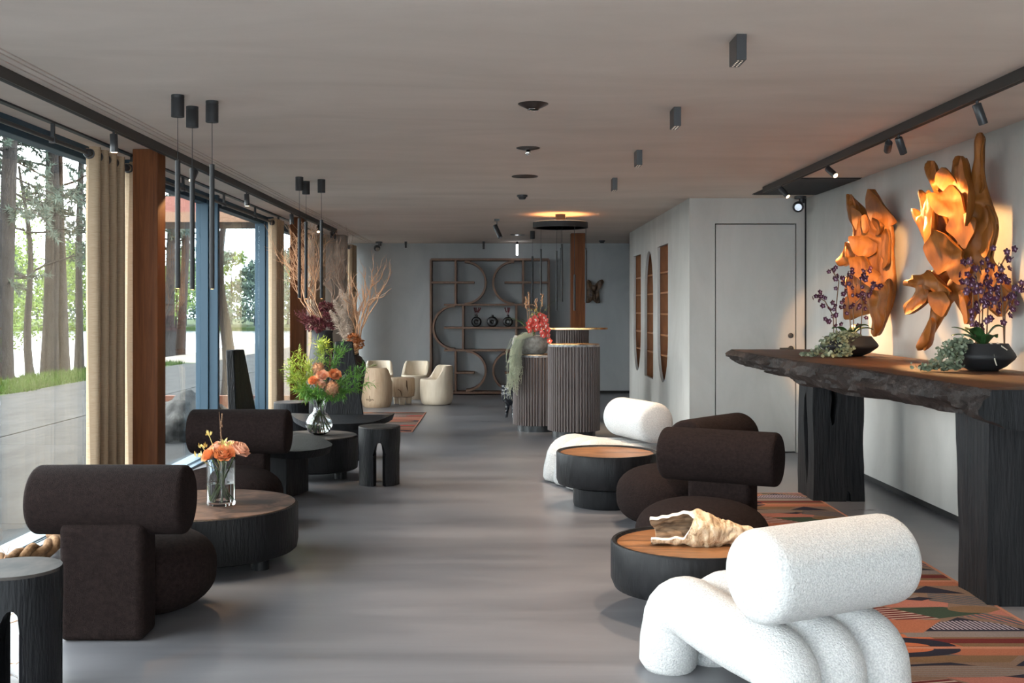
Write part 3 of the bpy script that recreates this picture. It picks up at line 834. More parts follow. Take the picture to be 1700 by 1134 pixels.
def brown_chair(label, loc, rz):
    t = thing('roll_back_chair', label, 'chair', (loc[0], loc[1], 0), rz, 'brown roll-back lounge chairs')
    mb = MB(); superell(mb, (0, 0.37, 0.212), (0.385, 0.345, 0.212), 0.78, 0.92); mb.build('seat', 'brown_boucle', t, 180)
    MB().box(-0.195, 0.195, -0.155, 0.05, 0.0, 0.54).build('back_post', 'brown_boucle', t, 40, bevel=0.035, seg=4)
    mb = MB(); roll(mb, 0.725, 0.162, (0, 0, 0.628), 0.030); mb.build('backrest', 'brown_boucle', t, 60)
    return t
R = math.radians
brown_chair('brown boucle roll-back chair nearest the camera, its back turned to us', (-1.83, 5.12), R(0))
brown_chair('brown boucle roll-back chair behind the vase of peach roses', (-1.905, 7.95), R(180))
brown_chair('brown boucle roll-back chair in front of the other one on the right', (1.345, 6.62), R(152))
brown_chair('brown boucle roll-back chair half hidden behind its twin near the console', (1.47, 7.45), R(48))

def white_chair(label, loc, rz, depth=0.68):
    t = thing('tube_chair', label, 'chair', (loc[0], loc[1], 0), rz, 'white boucle tube chairs')
    for i in (-1, 0, 1):
        x = 0.228 * i
        zf, zb = 0.292, 0.235
        pts = [(x, depth + 0.035, 0.0), (x, depth + 0.03, 0.03), (x, depth + 0.018, 0.12), (x, depth - 0.005, 0.20)]
        for k in range(1, 7):
            a = math.pi / 2 * k / 6
            pts.append((x, depth - 0.005 - 0.13 * (1 - math.cos(a)), 0.20 + (zf - 0.20) * math.sin(a)))
        for k in range(1, 6):
            s = k / 6; y0, y1 = depth - 0.135, 0.09
            pts.append((x, y0 + (y1 - y0) * s, zf + (zb - zf) * s - 0.012 * math.sin(math.pi * s)))
        for k in range(0, 7):
            a = math.pi / 2 * k / 6
            pts.append((x, 0.09 - 0.10 * math.sin(a), zb - 0.085 * (1 - math.cos(a))))
        pts += [(x, -0.015, 0.09), (x, -0.02, 0.03), (x, -0.02, 0.0)]
        rad = [0.100, 0.122] + [0.126] * (len(pts) - 4) + [0.122, 0.100]
        MB().tube(pts, rad, 28).build('seat_tube', 'white_boucle', t, 60)
    mb = MB(); roll(mb, 0.73, 0.175, (0, 0.03, 0.545), 0.06); mb.build('backrest', 'white_boucle', t, 60)
    return t
white_chair('white boucle tube chair in the front right corner', (1.25, 4.10), R(28))
white_chair('white boucle tube chair far behind the honey-topped bowl table', (1.245, 9.62), R(111))

# ------------------------------------------------------------------ tables and stools
def rough_wob(seed, amp=0.012):
    return lambda a, z: amp * noise.noise((math.cos(a) * 1.5 + seed, math.sin(a) * 1.5, z * 1.3)) + amp * 0.5 * noise.noise((math.cos(a) * 5 + seed, math.sin(a) * 5, z * 2))

def drum_table(label, x, y, r, z0, z1, topmat, seed, feet=4):
    t = thing('drum_table', label, 'table', (x, y, 0))
    MB().lathe([(r * 0.93, z0), (r * 0.985, z0 + 0.012), (r, z0 + 0.06), (r * 1.0, z1 - 0.02), (r * 0.992, z1 - 0.004), (r * 0.98, z1)], 64, wob=rough_wob(seed)).build('drum', 'charred_side', t, 40)
    MB().lathe([(r * 0.975, z1 - 0.002), (r * 0.965, z1 + 0.003), (0.0, z1 + 0.003)], 64, wob=rough_wob(seed)).build('table_top', topmat, t, 30)
    for k in range(feet):
        a = 2 * math.pi * (k + 0.5) / feet + 0.35
        MB().lathe([(0.055, 0), (0.055, z0 + 0.01)], 16, c=(r * 0.72 * math.cos(a), r * 0.72 * math.sin(a), 0)).build('foot', 'charred_wood', t, 40)
    return t
drum_table('black stump table with a brown cracked top under the rose vase', -1.76, 6.53, 0.535, 0.075, 0.352, 'stump_top', 1)
drum_table('dark round table carrying the globe vase of wild flowers', -1.69, 9.87, 0.395, 0.07, 0.375, 'dark_top', 2)

def bowl_table(label, x, y, r, zt, zw, zs, rp, seed):
    t = thing('bowl_table', label, 'table', (x, y, 0))
    prof = [(rp * 0.97, 0.0), (rp, 0.02), (rp, zs - 0.01), (rp * 1.04, zs), (r * 0.96, zw - 0.02), (r, zw + 0.02), (r, zt - 0.012), (r - 0.006, zt), (r - 0.022, zt), (r - 0.03, zt - 0.012), (r - 0.05, zt - 0.022), (0.0, zt - 0.026)]
    MB().lathe(prof, 64, wob=rough_wob(seed, 0.006)).build('bowl', 'charred_wood', t, 40)
    MB().lathe([(r - 0.032, zt - 0.013), (r - 0.055, zt - 0.020), (0.0, zt - 0.022)], 64, wob=rough_wob(seed, 0.006)).build('wooden_top', 'honey_top', t, 30)
    return t
bowl_table('black pedestal bowl table with a honey-brown top before the far white chair', 0.832, 8.45, 0.394, 0.418, 0.19, 0.15, 0.262, 3)
bowl_table('low black round table with a honey-brown top carrying driftwood', 0.965, 5.46, 0.405, 0.360, 0.155, 0.09, 0.20, 4)

def leg_stool(label, x, y, rz, r=0.182, h=0.505, nleg=4, gap=44, zleg=0.26, zarch=0.375, inner=0.10, waist=0.0):
    t = thing('carved_stool', label, 'stool', (x, y, 0), rz)
    def rr(z): return r * (1 - waist * math.sin(math.pi * min(1, z / h)))
    mb = MB(); n = 96; v = []; f = []
    period = 360.0 / nleg
    cols = []
    for k in range(n):
        a = 360.0 * k / n
        u = ((a % period) - period / 2) / (gap / 2)
        zb = zleg if abs(u) >= 1 else zleg + (zarch - zleg) * math.sqrt(max(0, 1 - u * u))
        cols.append((math.radians(a), zb))
    for a, zb in cols:
        c, s = math.cos(a), math.sin(a)
        v += [(rr(zb) * c, rr(zb) * s, zb), (rr(h) * c, rr(h) * s, h - 0.012), (inner * c, inner * s, zb), (inner * c, inner * s, zarch + 0.02)]
    for k in range(n):
        p, q = 4 * k, 4 * ((k + 1) % n)
        f += [(p, q, q + 1, p + 1), (p + 2, p, q, q + 2)[::-1], (p + 2, p + 3, q + 3, q + 2)]
    f.append(tuple(4 * k + 3 for k in range(n)))
    mb.add(v, f); mb.build('stool_body', 'charred_side', t, 35)
    MB().lathe([(r, h - 0.014), (r * 0.998, h - 0.004), (r * 0.985, h), (0.0, h - 0.003)], 64).build('stool_top', 'dark_top', t, 30)
    for l in range(nleg):
        a0 = math.radians(l * period - (period - gap) / 2); a1 = math.radians(l * period + (period - gap) / 2)
        m = 10
        poly = [(r * math.cos(a0 + (a1 - a0) * i / m), r * math.sin(a0 + (a1 - a0) * i / m)) for i in range(m + 1)]
        poly += [(inner * math.cos(a1 - (a1 - a0) * i / 4), inner * math.sin(a1 - (a1 - a0) * i / 4)) for i in range(5)]
        MB().prism(poly, 0.0, zleg + 0.002).build('leg', 'charred_side', t, 35)
    return t
leg_stool('dark carved stool cut off by the lower left corner', -1.925, 4.30, R(-26), r=0.180, gap=28)
leg_stool('dark carved stool with four legs in the middle of the floor', -1.053, 9.47, R(-39), r=0.182, gap=32)
t = leg_stool('glossy black drum stool with arched legs by the far curtain', -2.405, 12.5, R(-55), r=0.20, h=0.455, nleg=3, gap=62, zleg=0.10, zarch=0.33, inner=0.07)

def slab_chair(label, x, y, rz, lean):
    """Low sculptural chair: tall tapering back board, half-moon seat slab, block foot. Faces local -Y."""
    t = thing('slab_chair', label, 'chair', (x, y, 0), rz, 'charred sculptural chairs')
    seat = []
    for i in range(25):
        a = math.pi * i / 24
        seat.append((0.53 * math.cos(a), -0.62 * math.sin(a)))
    mb = MB(); v = []
    for z, k in ((0.335, 0.96), (0.40, 1.0)):
        for x_, y_ in seat:
            v.append((x_ * k, y_ * k, z + 0.05 * max(0, (abs(x_) - 0.33)) / 0.2 + 0.0))
        v.append((-0.40, 0.10, z)); v.append((0.40, 0.10, z))
    n = len(v) // 2
    mb.add(v, [tuple(reversed(range(n))), tuple(range(n, 2 * n))] + [(i, (i + 1) % n, n + (i + 1) % n, n + i) for i in range(n)])
    mb.build('seat_slab', 'charred_side', t, 35)
    mb = MB(); v = []
    for z, w, yo in ((0.0, 0.235, 0.02), (0.40, 0.205, 0.02 + lean * 0.35), (1.185, 0.088, 0.02 + lean)):
        v += [(-w, yo, z), (w, yo, z), (w, yo + 0.075, z), (-w, yo + 0.075, z)]
    f = [(3, 2, 1, 0), (8, 9, 10, 11)]
    for l in range(2):
        for i in range(4):
            f.append((4 * l + i, 4 * l + (i + 1) % 4, 4 * l + 4 + (i + 1) % 4, 4 * l + 4 + i))
    mb.add(v, f); mb.build('back_board', 'charred_side', t, 30, bevel=0.008)
    MB().box(-0.20, 0.20, -0.36, -0.02, 0.0, 0.345).build('foot_block', 'charred_wood', t, 30, bevel=0.008)
    return t
slab_chair('black slab chair with a leaning tapered back behind the second brown chair', -2.00, 8.98, R(74), 0.16)
slab_chair('blue-black slab chair with an upright tapered back behind the globe vase', -1.62, 11.22, R(4), 0.05)

# ------------------------------------------------------------------ live-edge console on block legs
def console():
    t = thing('live_edge_console', 'long live-edge console of charred wood on two block legs', 'console', (2.6, 7.5, 0))
    random.seed(9)
    ny = 90; Y0, Y1 = 5.05, 10.05
    def fx(y):      # front edge
        s = (y - Y0) / (Y1 - Y0)
        return 2.235 - 0.11 * s + 0.055 * math.sin(s * 5.5 + 0.6) + 0.02 * noise.noise((0, y * 2.2, 3))
    mb = MB(); v = []; f = []; mi = []
    zt = 1.15; m = 15
    for j in range(ny + 1):
        y = Y0 + (Y1 - Y0) * j / ny
        s = (y - Y0) / (Y1 - Y0)
        th = 0.175 + 0.045 * math.exp(-((s - 0.42) / 0.2) ** 2) + 0.03 * noise.noise((7, y * 1.7, 0)) - 0.03 * s
        x0 = fx(y); x1 = 3.16 + 0.02 * noise.noise((4, y * 1.4, 0))
        ring = [(x1, zt), (x0 + 0.03, zt)]
        for k in range(9):           # knobbly bark edge, undercut towards the bottom
            u = k / 8
            bulge = 0.05 * math.sin(math.pi * u) + 0.07 * noise.noise((y * 2.6, u * 2.5, 1)) + 0.045 * noise.noise((y * 7.0, u * 5.0, 2))
            ring.append((x0 + 0.015 + 0.09 * u * u - bulge * (0.25 + 0.75 * min(1, 3 * u)), zt - 0.008 - (th - 0.02) * u))
        ring += [(x0 + 0.22, zt - th + 0.02 * noise.noise((y * 3, 9, 0))), (2.9, zt - th), (3.12, zt - th * 0.9), (x1, zt - th * 0.6)]
        assert len(ring) == m
        v += [(x - 2.6, y - 7.5, z) for x, z in ring]
    for j in range(ny):
        for k in range(m):
            k2 = (k + 1) % m
            f.append((j * m + k, j * m + k2, (j + 1) * m + k2, (j + 1) * m + k)); mi.append(1 if k == 0 else 0)
    f.append(tuple(range(m))); mi.append(2)
    f.append(tuple(reversed(range(ny * m, ny * m + m)))); mi.append(2)
    mb.v, mb.f, mb.m = v, f, mi
    mb.build('live_edge_top', ['console_bark', 'console_top', 'charred_side'], t, 38)
    def block(x0, x1, y0, y1, z1, seed, slot=None):
        bm = bmesh.new(); bmesh.ops.create_cube(bm, size=1.0)
        bmesh.ops.subdivide_edges(bm, edges=bm.edges[:], cuts=10, use_grid_fill=True)
        for w in bm.verts:
            c = w.co; p = Vector((x0 + (c.x + 0.5) * (x1 - x0), y0 + (c.y + 0.5) * (y1 - y0), (c.z + 0.5) * z1))
            d = 0.022 * noise.noise((p.x * 3 + seed, p.y * 3, p.z * 1.6)) + 0.008 * noise.noise((p.x * 9, p.y * 9 + seed, p.z * 5))
            p.x += d * (1 if c.x > 0 else -1) if abs(c.x) > 0.49 else 0
            p.y += d * (1 if c.y > 0 else -1) * 0.5 if abs(c.y) > 0.49 else 0
            w.co = Vector((p.x - 2.6, p.y - 7.5, p.z))
        me = bpy.data.meshes.new('block_leg'); bm.to_mesh(me); bm.free()
        me.materials.append(MATS['console_leg'])
        me.polygons.foreach_set('use_smooth', [True] * len(me.polygons)); me.set_sharp_from_angle(angle=R(35))
        o = bpy.data.objects.new('block_leg', me); COL.objects.link(o); o.parent = t
        for cut in (slot or []):
            cx, cy, pts, depth, axis = cut
            cm = MB()
            if axis == 'y': cm.extrude([(px - 2.6, cy - 7.5 - 0.02, pz) for px, pz in pts], (0, depth, 0))
            else: cm.extrude([(cx - 2.6 - 0.05, py - 7.5, pz) for py, pz in pts], (depth, 0, 0))
            co = cm.build('slot_cutter', 'recess_black', loc=t.location)
            bpy.context.view_layer.update()
            md = o.modifiers.new('slot', 'BOOLEAN'); md.object = co; md.operation = 'DIFFERENCE'; md.solver = 'EXACT'
            dg = bpy.context.evaluated_depsgraph_get()
            me2 = bpy.data.meshes.new_from_object(o.evaluated_get(dg))
            o.modifiers.remove(md); o.data = me2
            bpy.data.objects.remove(co)
    # far leg with two deep natural cracks, one on each visible face
    block(2.48, 2.89, 8.58, 9.02, 1.0, 1, [
        (0, 8.58, [(2.575, 0.98), (2.66, 0.96), (2.672, 0.80), (2.648, 0.62), (2.63, 0.60), (2.615, 0.68), (2.622, 0.82)], 0.16, 'y'),
        (2.48, 0, [(8.78, 0.86), (8.84, 0.80), (8.85, 0.55), (8.83, 0.30), (8.78, 0.10), (8.75, 0.30), (8.75, 0.65)], 0.14, 'x'),
        (0, 8.58, [(2.74, 0.0), (2.78, 0.0), (2.775, 0.06), (2.755, 0.09)], 0.06, 'y')])
    block(2.50, 3.04, 5.56, 5.93, 1.0, 5)
console()

# ------------------------------------------------------------------ reception counters
def stadium(w, d, n=18):
    r = d / 2; x = w / 2 - r
    return arc(x, 0, r, -math.pi / 2, math.pi / 2, n) + arc(-x, 0, r, math.pi / 2, 3 * math.pi / 2, n)

def resample(poly, step):
    pts = poly + [poly[0]]; out = []; acc = 0.0
    for (ax, ay), (bx, by) in zip(pts, pts[1:]):
        L = math.hypot(bx - ax, by - ay)
        while acc < L - 1e-9:
            t = acc / L; out.append((ax + (bx - ax) * t, ay + (by - ay) * t)); acc += step
        acc -= L
    return out

def counter(label, x, y, w, d, z0, z1, top, stone=True):
    t = thing('fluted_counter', label, 'counter', (x, y, 0))
    MB().prism(stadium(w - 0.10, d - 0.10), 0.0, z0 + 0.01).build('plinth', 'plinth_black', t, 40)
    MB().prism(stadium(w - 0.03, d - 0.03), z0, z1 - 0.03).build('carcass', 'fluted_stain', t, 40)
    per = resample(stadium(w - 0.03, d - 0.03), 0.034)
    proto = None
    for i, (px, py) in enumerate(per):          # half-round slats around the body
        qx, qy = per[(i + 1) % len(per)]
        if proto is None:
            poly = [(0.0130 * math.cos(a), 0.019 * math.sin(a)) for a in [math.pi * k / 6 for k in range(7)]]
            proto = MB().prism(poly, z0, z1 - 0.03).build('flute', 'fluted_stain', t, 60); o = proto
        else:
            o = proto.copy(); COL.objects.link(o); o.parent = t
        o.location = (px, py, 0)
        n = Vector((qy - py, -(qx - px)))
        o.rotation_euler = (0, 0, math.atan2(n.y, n.x) - math.pi / 2)
    if stone: MB().prism(stadium(w, d), z1 - 0.03, z1 - 0.004).build('stone_top', 'marble_top', t, 40)
    MB().prism(stadium(*top), z1 - 0.004 if stone else z1 - 0.022, z1).build('copper_edge_top', 'brass', t, 40)
    return t
counter('tall fluted counter in front with a thin copper edge', 0.885, 13.0, 0.62, 0.56, 0.075, 1.105, (0.615, 0.555))
counter('low fluted counter carrying the stone pot of red orchids', 0.475, 13.62, 0.62, 0.56, 0.08, 0.955, (0.60, 0.54))
counter('highest fluted counter at the back with an overhanging copper plate', 0.985, 14.75, 0.44, 0.44, 0.08, 1.268, (0.96, 0.50), False)

# ------------------------------------------------------------------ shelving of arches at the far wall
def shelf_unit():
    t = thing('arched_shelving', 'tall walnut shelving of interlocking arches at the far wall', 'shelving', (0, 19.14, 0))
    k = 19.14 / F; d = 0.34; th = 0.036
    X = lambda c: (700 + c * 0.2248 - CX) * k
    Z = lambda c: EYE - (415 + c * 0.2248 - CY) * k
    zb, zt = 0.02, Z(70); xl, xr = X(67), X(940)
    def hbar(x0, x1, z, name, tt=th): MB().box(x0, x1, 0, d, z - tt / 2, z + tt / 2).build(name, 'walnut', t, bevel=0.003)
    def vbar(x, z0, z1, name, tt=th, y0=0.01): MB().box(x - tt / 2, x + tt / 2, y0, d, z0, z1).build(name, 'walnut', t, bevel=0.003)
    hbar(xl, xr, zt, 'top_board', 0.04); hbar(xl, xr, zb + 0.02, 'bottom_board', 0.04)
    vbar(xl, zb, zt, 'side_board', 0.035, 0); vbar(xr, zb, zt, 'side_board', 0.035, 0)
    def bend(cx, cz, r, a0, a1, sx=1.0):
        outer = [(cx + sx * r * math.cos(a), cz + r * math.sin(a)) for a in [a0 + (a1 - a0) * i / 28 for i in range(29)]]
        inner = [(cx + sx * (r - th) * math.cos(a), cz + (r - th) * math.sin(a)) for a in [a1 + (a0 - a1) * i / 28 for i in range(29)]]
        n = 29; v = []; f = []
        for (x, z) in outer: v += [(x, -0.005, z), (x, d, z)]
        for (x, z) in reversed(inner): v += [(x, -0.005, z), (x, d, z)]
        for i in range(n - 1):
            a, b = 2 * i, 2 * i + 2; c, e = 2 * n + 2 * i, 2 * n + 2 * i + 2
            f += [(a, b, b + 1, a + 1), (c, c + 1, e + 1, e), (a, c, e, b), (a + 1, b + 1, e + 1, c + 1)]
        f += [(0, 1, 2 * n + 1, 2 * n), (2 * n - 2, 4 * n - 2, 4 * n - 1, 2 * n - 1)]
        mb = MB(); mb.add(v, f); mb.build('bent_arch', 'walnut', t, 40)
    m1, m2 = Z(405), Z(742)
    for (za, zc) in ((zt - 0.02, m1), (m2, zb + 0.04)):      # upper and lower rows: D on the left, mirrored D on the right
        cz = (za + zc) / 2; r = (za - zc) / 2
        bend(X(480) - r, cz, r, -math.pi / 2, math.pi / 2)
        bend(X(520) + r, cz, r, math.pi / 2, 3 * math.pi / 2)
        top = za > m1
        vbar(X(250), zc, za, 'upright'); vbar(X(750), zc, za, 'upright')
        hbar(xl if top else X(240), X(388), Z(240) if top else Z(908), 'shelf_board'); hbar(X(612), xr if top else X(760), Z(240) if top else Z(908), 'shelf_board')
    cz = (m1 + m2) / 2; r = (m1 - m2) / 2
    hbar(X(165), X(835), m1, 'row_board', 0.034); hbar(X(165), X(835), m2, 'row_board', 0.034)
    bend(X(77) + r, cz, r, math.pi / 2, 3 * math.pi / 2); bend(X(908) - r, cz, r, -math.pi / 2, math.pi / 2)
    vbar(X(305), m2, m1, 'upright'); vbar(X(700), m2, m1, 'upright')
    hbar(X(165), X(830), Z(576), 'shelf_board')
    return X, Z
SX, SZ = shelf_unit()

def donut_vase(label, c, twigs, squat=False):
    x = SX(c); z = SZ(576) + 0.014
    t = thing('ring_vase', label, 'vase', (x, 19.28, z), 0, 'black ring vases on the shelving')
    R_, r_ = (0.058, 0.034) if not squat else (0.055, 0.042)
    mb = MB(); v = []; f = []; n, m = 28, 14
    for i in range(n):
        a = 2 * math.pi * i / n
        for k in range(m):
            b = 2 * math.pi * k / m
            rr = R_ + r_ * math.cos(b)
            v.append((rr * math.cos(a), 0.045 * math.sin(b), 0.092 + rr * math.sin(a)))
    for i in range(n):
        for k in range(m):
            f.append((i * m + k, i * m + (k + 1) % m, ((i + 1) % n) * m + (k + 1) % m, ((i + 1) % n) * m + k))
    mb.add(v, f); mb.build('ring_body', 'black_ceramic', t, 180)
    MB().lathe([(0.028, 0.165), (0.020, 0.19), (0.024, 0.215), (0.018, 0.215), (0.014, 0.19)], 16).build('neck', 'black_ceramic', t, 50)
    if twigs:
        random.seed(int(c))
        mb = MB()
        for k in range(4):
            a = random.uniform(-0.5, 0.5)
            mb.tube([(0, 0, 0.19), (0.05 * a, 0.0, 0.25), (0.14 * a, random.uniform(-0.02, 0.02), 0.33)], [0.003, 0.003, 0.002], 4)
            for s in (0.6, 0.8, 1.0):
                superell(mb, (0.14 * a * s, 0, 0.19 + 0.14 * s), (0.012, 0.008, 0.018), 1, 1, 6, 4)
        mb.build('dried_sprig', 'burgundy', t, 60)
donut_vase('black ring vase with a dried sprig, left on the shelving', 403, True)
donut_vase('plain black ring vase between the two with sprigs', 522, False, True)
donut_vase('black ring vase with a dried sprig, right on the shelving', 637, True)

# ------------------------------------------------------------------ pale stump seats
def stump_chair(label, x, y, rz, mat, hgt=0.63, r=0.25, seat=0.41):
    """Tree-stump armchair hollowed towards local -Y."""
    t = thing('stump_chair', label, 'chair', (x, y, 0), rz, 'pale tree-stump chairs')
    n = 56
    prof = [(0.80, 0.0), (0.90, 0.03), (0.97, 0.10), (1.0, 0.22), (0.99, 0.36)]
    v = []; f = []
    tops = []
    for k in range(n):
        a = 2 * math.pi * k / n
        s = math.sin(a)                      # +1 at the back
        u = max(0.0, min(1.0, (s + 0.35) / 0.75)); u = u * u * (3 - 2 * u)
        tops.append(seat + (hgt - seat) * u)
    rows = []
    for (rr, z) in prof: rows.append([(rr * r * math.cos(2 * math.pi * k / n), rr * r * math.sin(2 * math.pi * k / n), z) for k in range(n)])
    for fr, rs in ((0.5, 0.985), (0.93, 0.955), (1.0, 0.90), (1.0, 0.82), (0.93, 0.76)):
        rows.append([(rs * r * math.cos(2 * math.pi * k / n), rs * r * math.sin(2 * math.pi * k / n), 0.36 + (tops[k] - 0.36) * fr) for k in range(n)])
    rows.append([(0.70 * r * math.cos(2 * math.pi * k / n), 0.70 * r * math.sin(2 * math.pi * k / n), seat - 0.005) for k in range(n)])
    rows.append([(0.35 * r * math.cos(2 * math.pi * k / n), 0.35 * r * math.sin(2 * math.pi * k / n), seat - 0.02) for k in range(n)])
    for row in rows: v += row
    for i in range(len(rows) - 1):
        for k in range(n): f.append((i * n + k, i * n + (k + 1) % n, (i + 1) * n + (k + 1) % n, (i + 1) * n + k))
    f.append(tuple(reversed(range(n)))); f.append(tuple((len(rows) - 1) * n + k for k in range(n)))
    mb = MB(); mb.add(v, f); mb.build('carved_stump', mat, t, 50)
    return t
a = stump_chair('tan stump chair seen from behind with a dark knot low on its back', -1.915, 16.85, R(160), 'stump_tan', 0.615, 0.245)
mb = MB()
for i in range(7):
    mb.tube([(-0.06 + 0.02 * i, 0.232 + 0.006 * abs(i - 3) * -1, 0.10), (-0.05 + 0.017 * i, 0.244, 0.14 + 0.05 * (i == 3))], [0.009, 0.003], 5)
mb.build('knot_mark', 'crack_dark', a, 40)
stump_chair('cream stump chair facing us behind the tan stump chair', -2.04, 18.35, R(10), 'stump_cream', 0.64, 0.235)
a = stump_chair('cream stump chair facing us beside the walnut shelving', -1.43, 18.35, R(-18), 'stump_cream', 0.635, 0.245)
MB().tube([(-0.02, -0.238, 0.06), (-0.03, -0.247, 0.12), (-0.045, -0.246, 0.19)], [0.010, 0.008, 0.002], 5).build('crack', 'crack_dark', a, 40)
stump_chair('pale stump armchair turned sideways nearest the shelving', -1.01, 17.30, R(-72), 'stump_cream', 0.62, 0.268)
a = thing('stump_table', 'low tan stump table on short legs between the stump chairs', 'table', (-1.56, 17.35, 0), R(15))
MB().lathe([(0.14, 0.11), (0.185, 0.13), (0.20, 0.22), (0.195, 0.40), (0.18, 0.425), (0.0, 0.43)], 40, wob=rough_wob(8, 0.05)).build('stump_top', 'stump_tan', a, 50)
for k in range(3):
    an = 2 * math.pi * k / 3 - 1.8
    MB().lathe([(0.045, 0), (0.05, 0.05), (0.06, 0.14)], 14, c=(0.11 * math.cos(an), 0.11 * math.sin(an), 0)).build('leg', 'stump_cream', a, 50)
MB().tube([(0.03, -0.185, 0.40), (0.035, -0.198, 0.30), (0.055, -0.195, 0.21)], [0.012, 0.014, 0.003], 5).tube([(-0.10, -0.17, 0.25), (-0.06, -0.19, 0.22), (-0.04, -0.19, 0.14)], [0.004, 0.006, 0.004], 5).build('crack', 'crack_dark', a, 40)

# ------------------------------------------------------------------ footed black bowl behind the counters
t = thing('footed_bowl', 'hammered black bowl on tapered legs behind the low counter', 'planter', (0.19, 15.15, 0))
MB().lathe([(0.0, 0.17), (0.09, 0.18), (0.16, 0.25), (0.178, 0.34), (0.17, 0.46), (0.155, 0.46), (0.15, 0.36), (0.0, 0.30)], 40).build('bowl', 'hammered_black', t, 50)
for k in range(3):
    an = 2 * math.pi * k / 3 + 2.6
    MB().tube([(0.12 * math.cos(an), 0.12 * math.sin(an), 0.0), (0.09 * math.cos(an), 0.09 * math.sin(an), 0.21)], [0.018, 0.034], 10).build('leg', 'hammered_black', t, 50)

# ------------------------------------------------------------------ curtains, rods and the black ceiling strip
struct(tag(MB().box(-2.825, -2.785, -3.0, 19.4, H - 0.012, H).build('trim_2', 'black_metal'), 'black ceiling strip above the curtain rods', 'trim'))
RX, RZ = -2.80, 2.585
def curtain_rod(label, y0, y1, brackets, ends, x=-2.80):
    t = thing('curtain_rod', label, 'curtain rod', (x, y0, RZ))
    MB().tube([(0, 0, 0), (0, y1 - y0, 0)], 0.014, 12).build('rod', 'black_satin', t, 50)
    for e in ends:
        MB().lathe([(0.0, -0.03), (0.022, -0.026), (0.030, 0), (0.022, 0.022), (0.0, 0.028)], 16).build('finial', 'black_satin', t, 60, loc=(0, e - y0, 0), rot=(math.pi / 2, 0, 0))
    for b in brackets:
        MB().box(-0.012, 0.012, b - y0 - 0.01, b - y0 + 0.01, 0.0, H - 0.012 - RZ).box(-0.02, 0.02, b - y0 - 0.014, b - y0 + 0.014, -0.02, 0.02).build('bracket', 'black_satin', t, bevel=0.003)
curtain_rod('black curtain rod along the nearest window, ending at the first curtain', -2.9, 8.02, (0.5, 3.6, 6.79), (7.36,))
curtain_rod('long black curtain rod between the first and second wooden columns', 8.10, 13.86, (8.25, 9.58, 11.0, 12.4, 13.7), (8.12, 13.28))
curtain_rod('short black curtain rod in front of the plaster pier', 14.3, 17.12, (14.5, 16.9), (16.07,))
curtain_rod('far black curtain rod beyond the plaster pier', 17.65, 19.45, (18.4,), (18.66,), -2.60)

def curtain(label, y0, y1, folds, x=RX, amp=0.060, seed=0):
    t = thing('curtain', label, 'curtain', (x, y0, 0), 0, 'linen curtains along the left windows')
    n = folds * 16; zs = [0.012, 0.5, 1.2, 2.0, 2.40, 2.635]
    v = []; f = []; th = 0.006
    L = y1 - y0
    rings = []
    for zi, z in enumerate(zs):
        for side in (0, 1):
            row = []
            for i in range(n + 1):
                s = i / n; ph = math.pi * (2 * folds * s + 0.5) + 0.10 * math.sin(z * 2.1 + seed) * math.sin(3 * s + seed)
                a = amp * (1.0 + 0.10 * noise.noise((s * 4, z * 0.8, seed)))
                # square-ish folds so that the panels face along the room
                c = math.cos(ph); cx = -math.copysign(min(1.0, abs(c) * 1.25) ** 0.8, c) * a
                sy = math.sin(ph)
                row.append((cx + (side - 0.5) * th * (0.4), s * L + (side - 0.5) * th, z))
            rings.append(row)
    for row in rings: v += row
    m = n + 1
    for zi in range(len(zs) - 1):
        for i in range(n):
            a, b = (2 * zi) * m + i, (2 * zi + 2) * m + i
            f.append((a, a + 1, b + 1, b)); a += m; b += m; f.append((a, b, b + 1, a + 1))
        for i in (0, n):
            a, b = (2 * zi) * m + i, (2 * zi + 2) * m + i
            f.append((a, b, b + m, a + m))
    for i in range(n):
        a = i; f.append((a, a + m, a + m + 1, a + 1)); a = (2 * len(zs) - 2) * m + i; f.append((a, a + 1, a + m + 1, a + m))
    mb = MB(); mb.add(v, f); mb.build('folded_fabric', 'linen', t, 70)
    ring = None
    for k in range(folds * 2):
        yy = L * (k + 0.0) / (2 * folds) + 0.004
        if ring is None:
            mb = MB(); vv = []; ff = []
            for i in range(20):
                a = 2 * math.pi * i / 20
                for j in range(8):
                    b = 2 * math.pi * j / 8
                    rr = 0.030 + 0.007 * math.cos(b)
                    vv.append((rr * math.cos(a), 0.010 * math.sin(b), rr * math.sin(a)))
            for i in range(20):
                for j in range(8): ff.append((i * 8 + j, i * 8 + (j + 1) % 8, ((i + 1) % 20) * 8 + (j + 1) % 8, ((i + 1) % 20) * 8 + j))
            mb.add(vv, ff); ring = mb.build('eyelet', 'black_satin', t, 180); o = ring
        else:
            o = ring.copy(); COL.objects.link(o); o.parent = t
        o.location = (0, yy, RZ)
curtain('gathered cream linen curtain left of the first wooden column', 7.39, 8.02, 4, seed=1)
curtain('narrow strip of linen curtain tucked behind the first wooden column', 8.17, 8.62, 3, seed=2)
curtain('cream linen curtain in front of the second wooden column', 13.31, 13.84, 4, seed=3)
curtain('cream linen curtain against the plaster pier behind the dried branches', 16.10, 17.14, 6, seed=4)
curtain('short stretch of linen curtain beyond the plaster pier', 18.70, 19.35, 4, x=-2.60, seed=5)

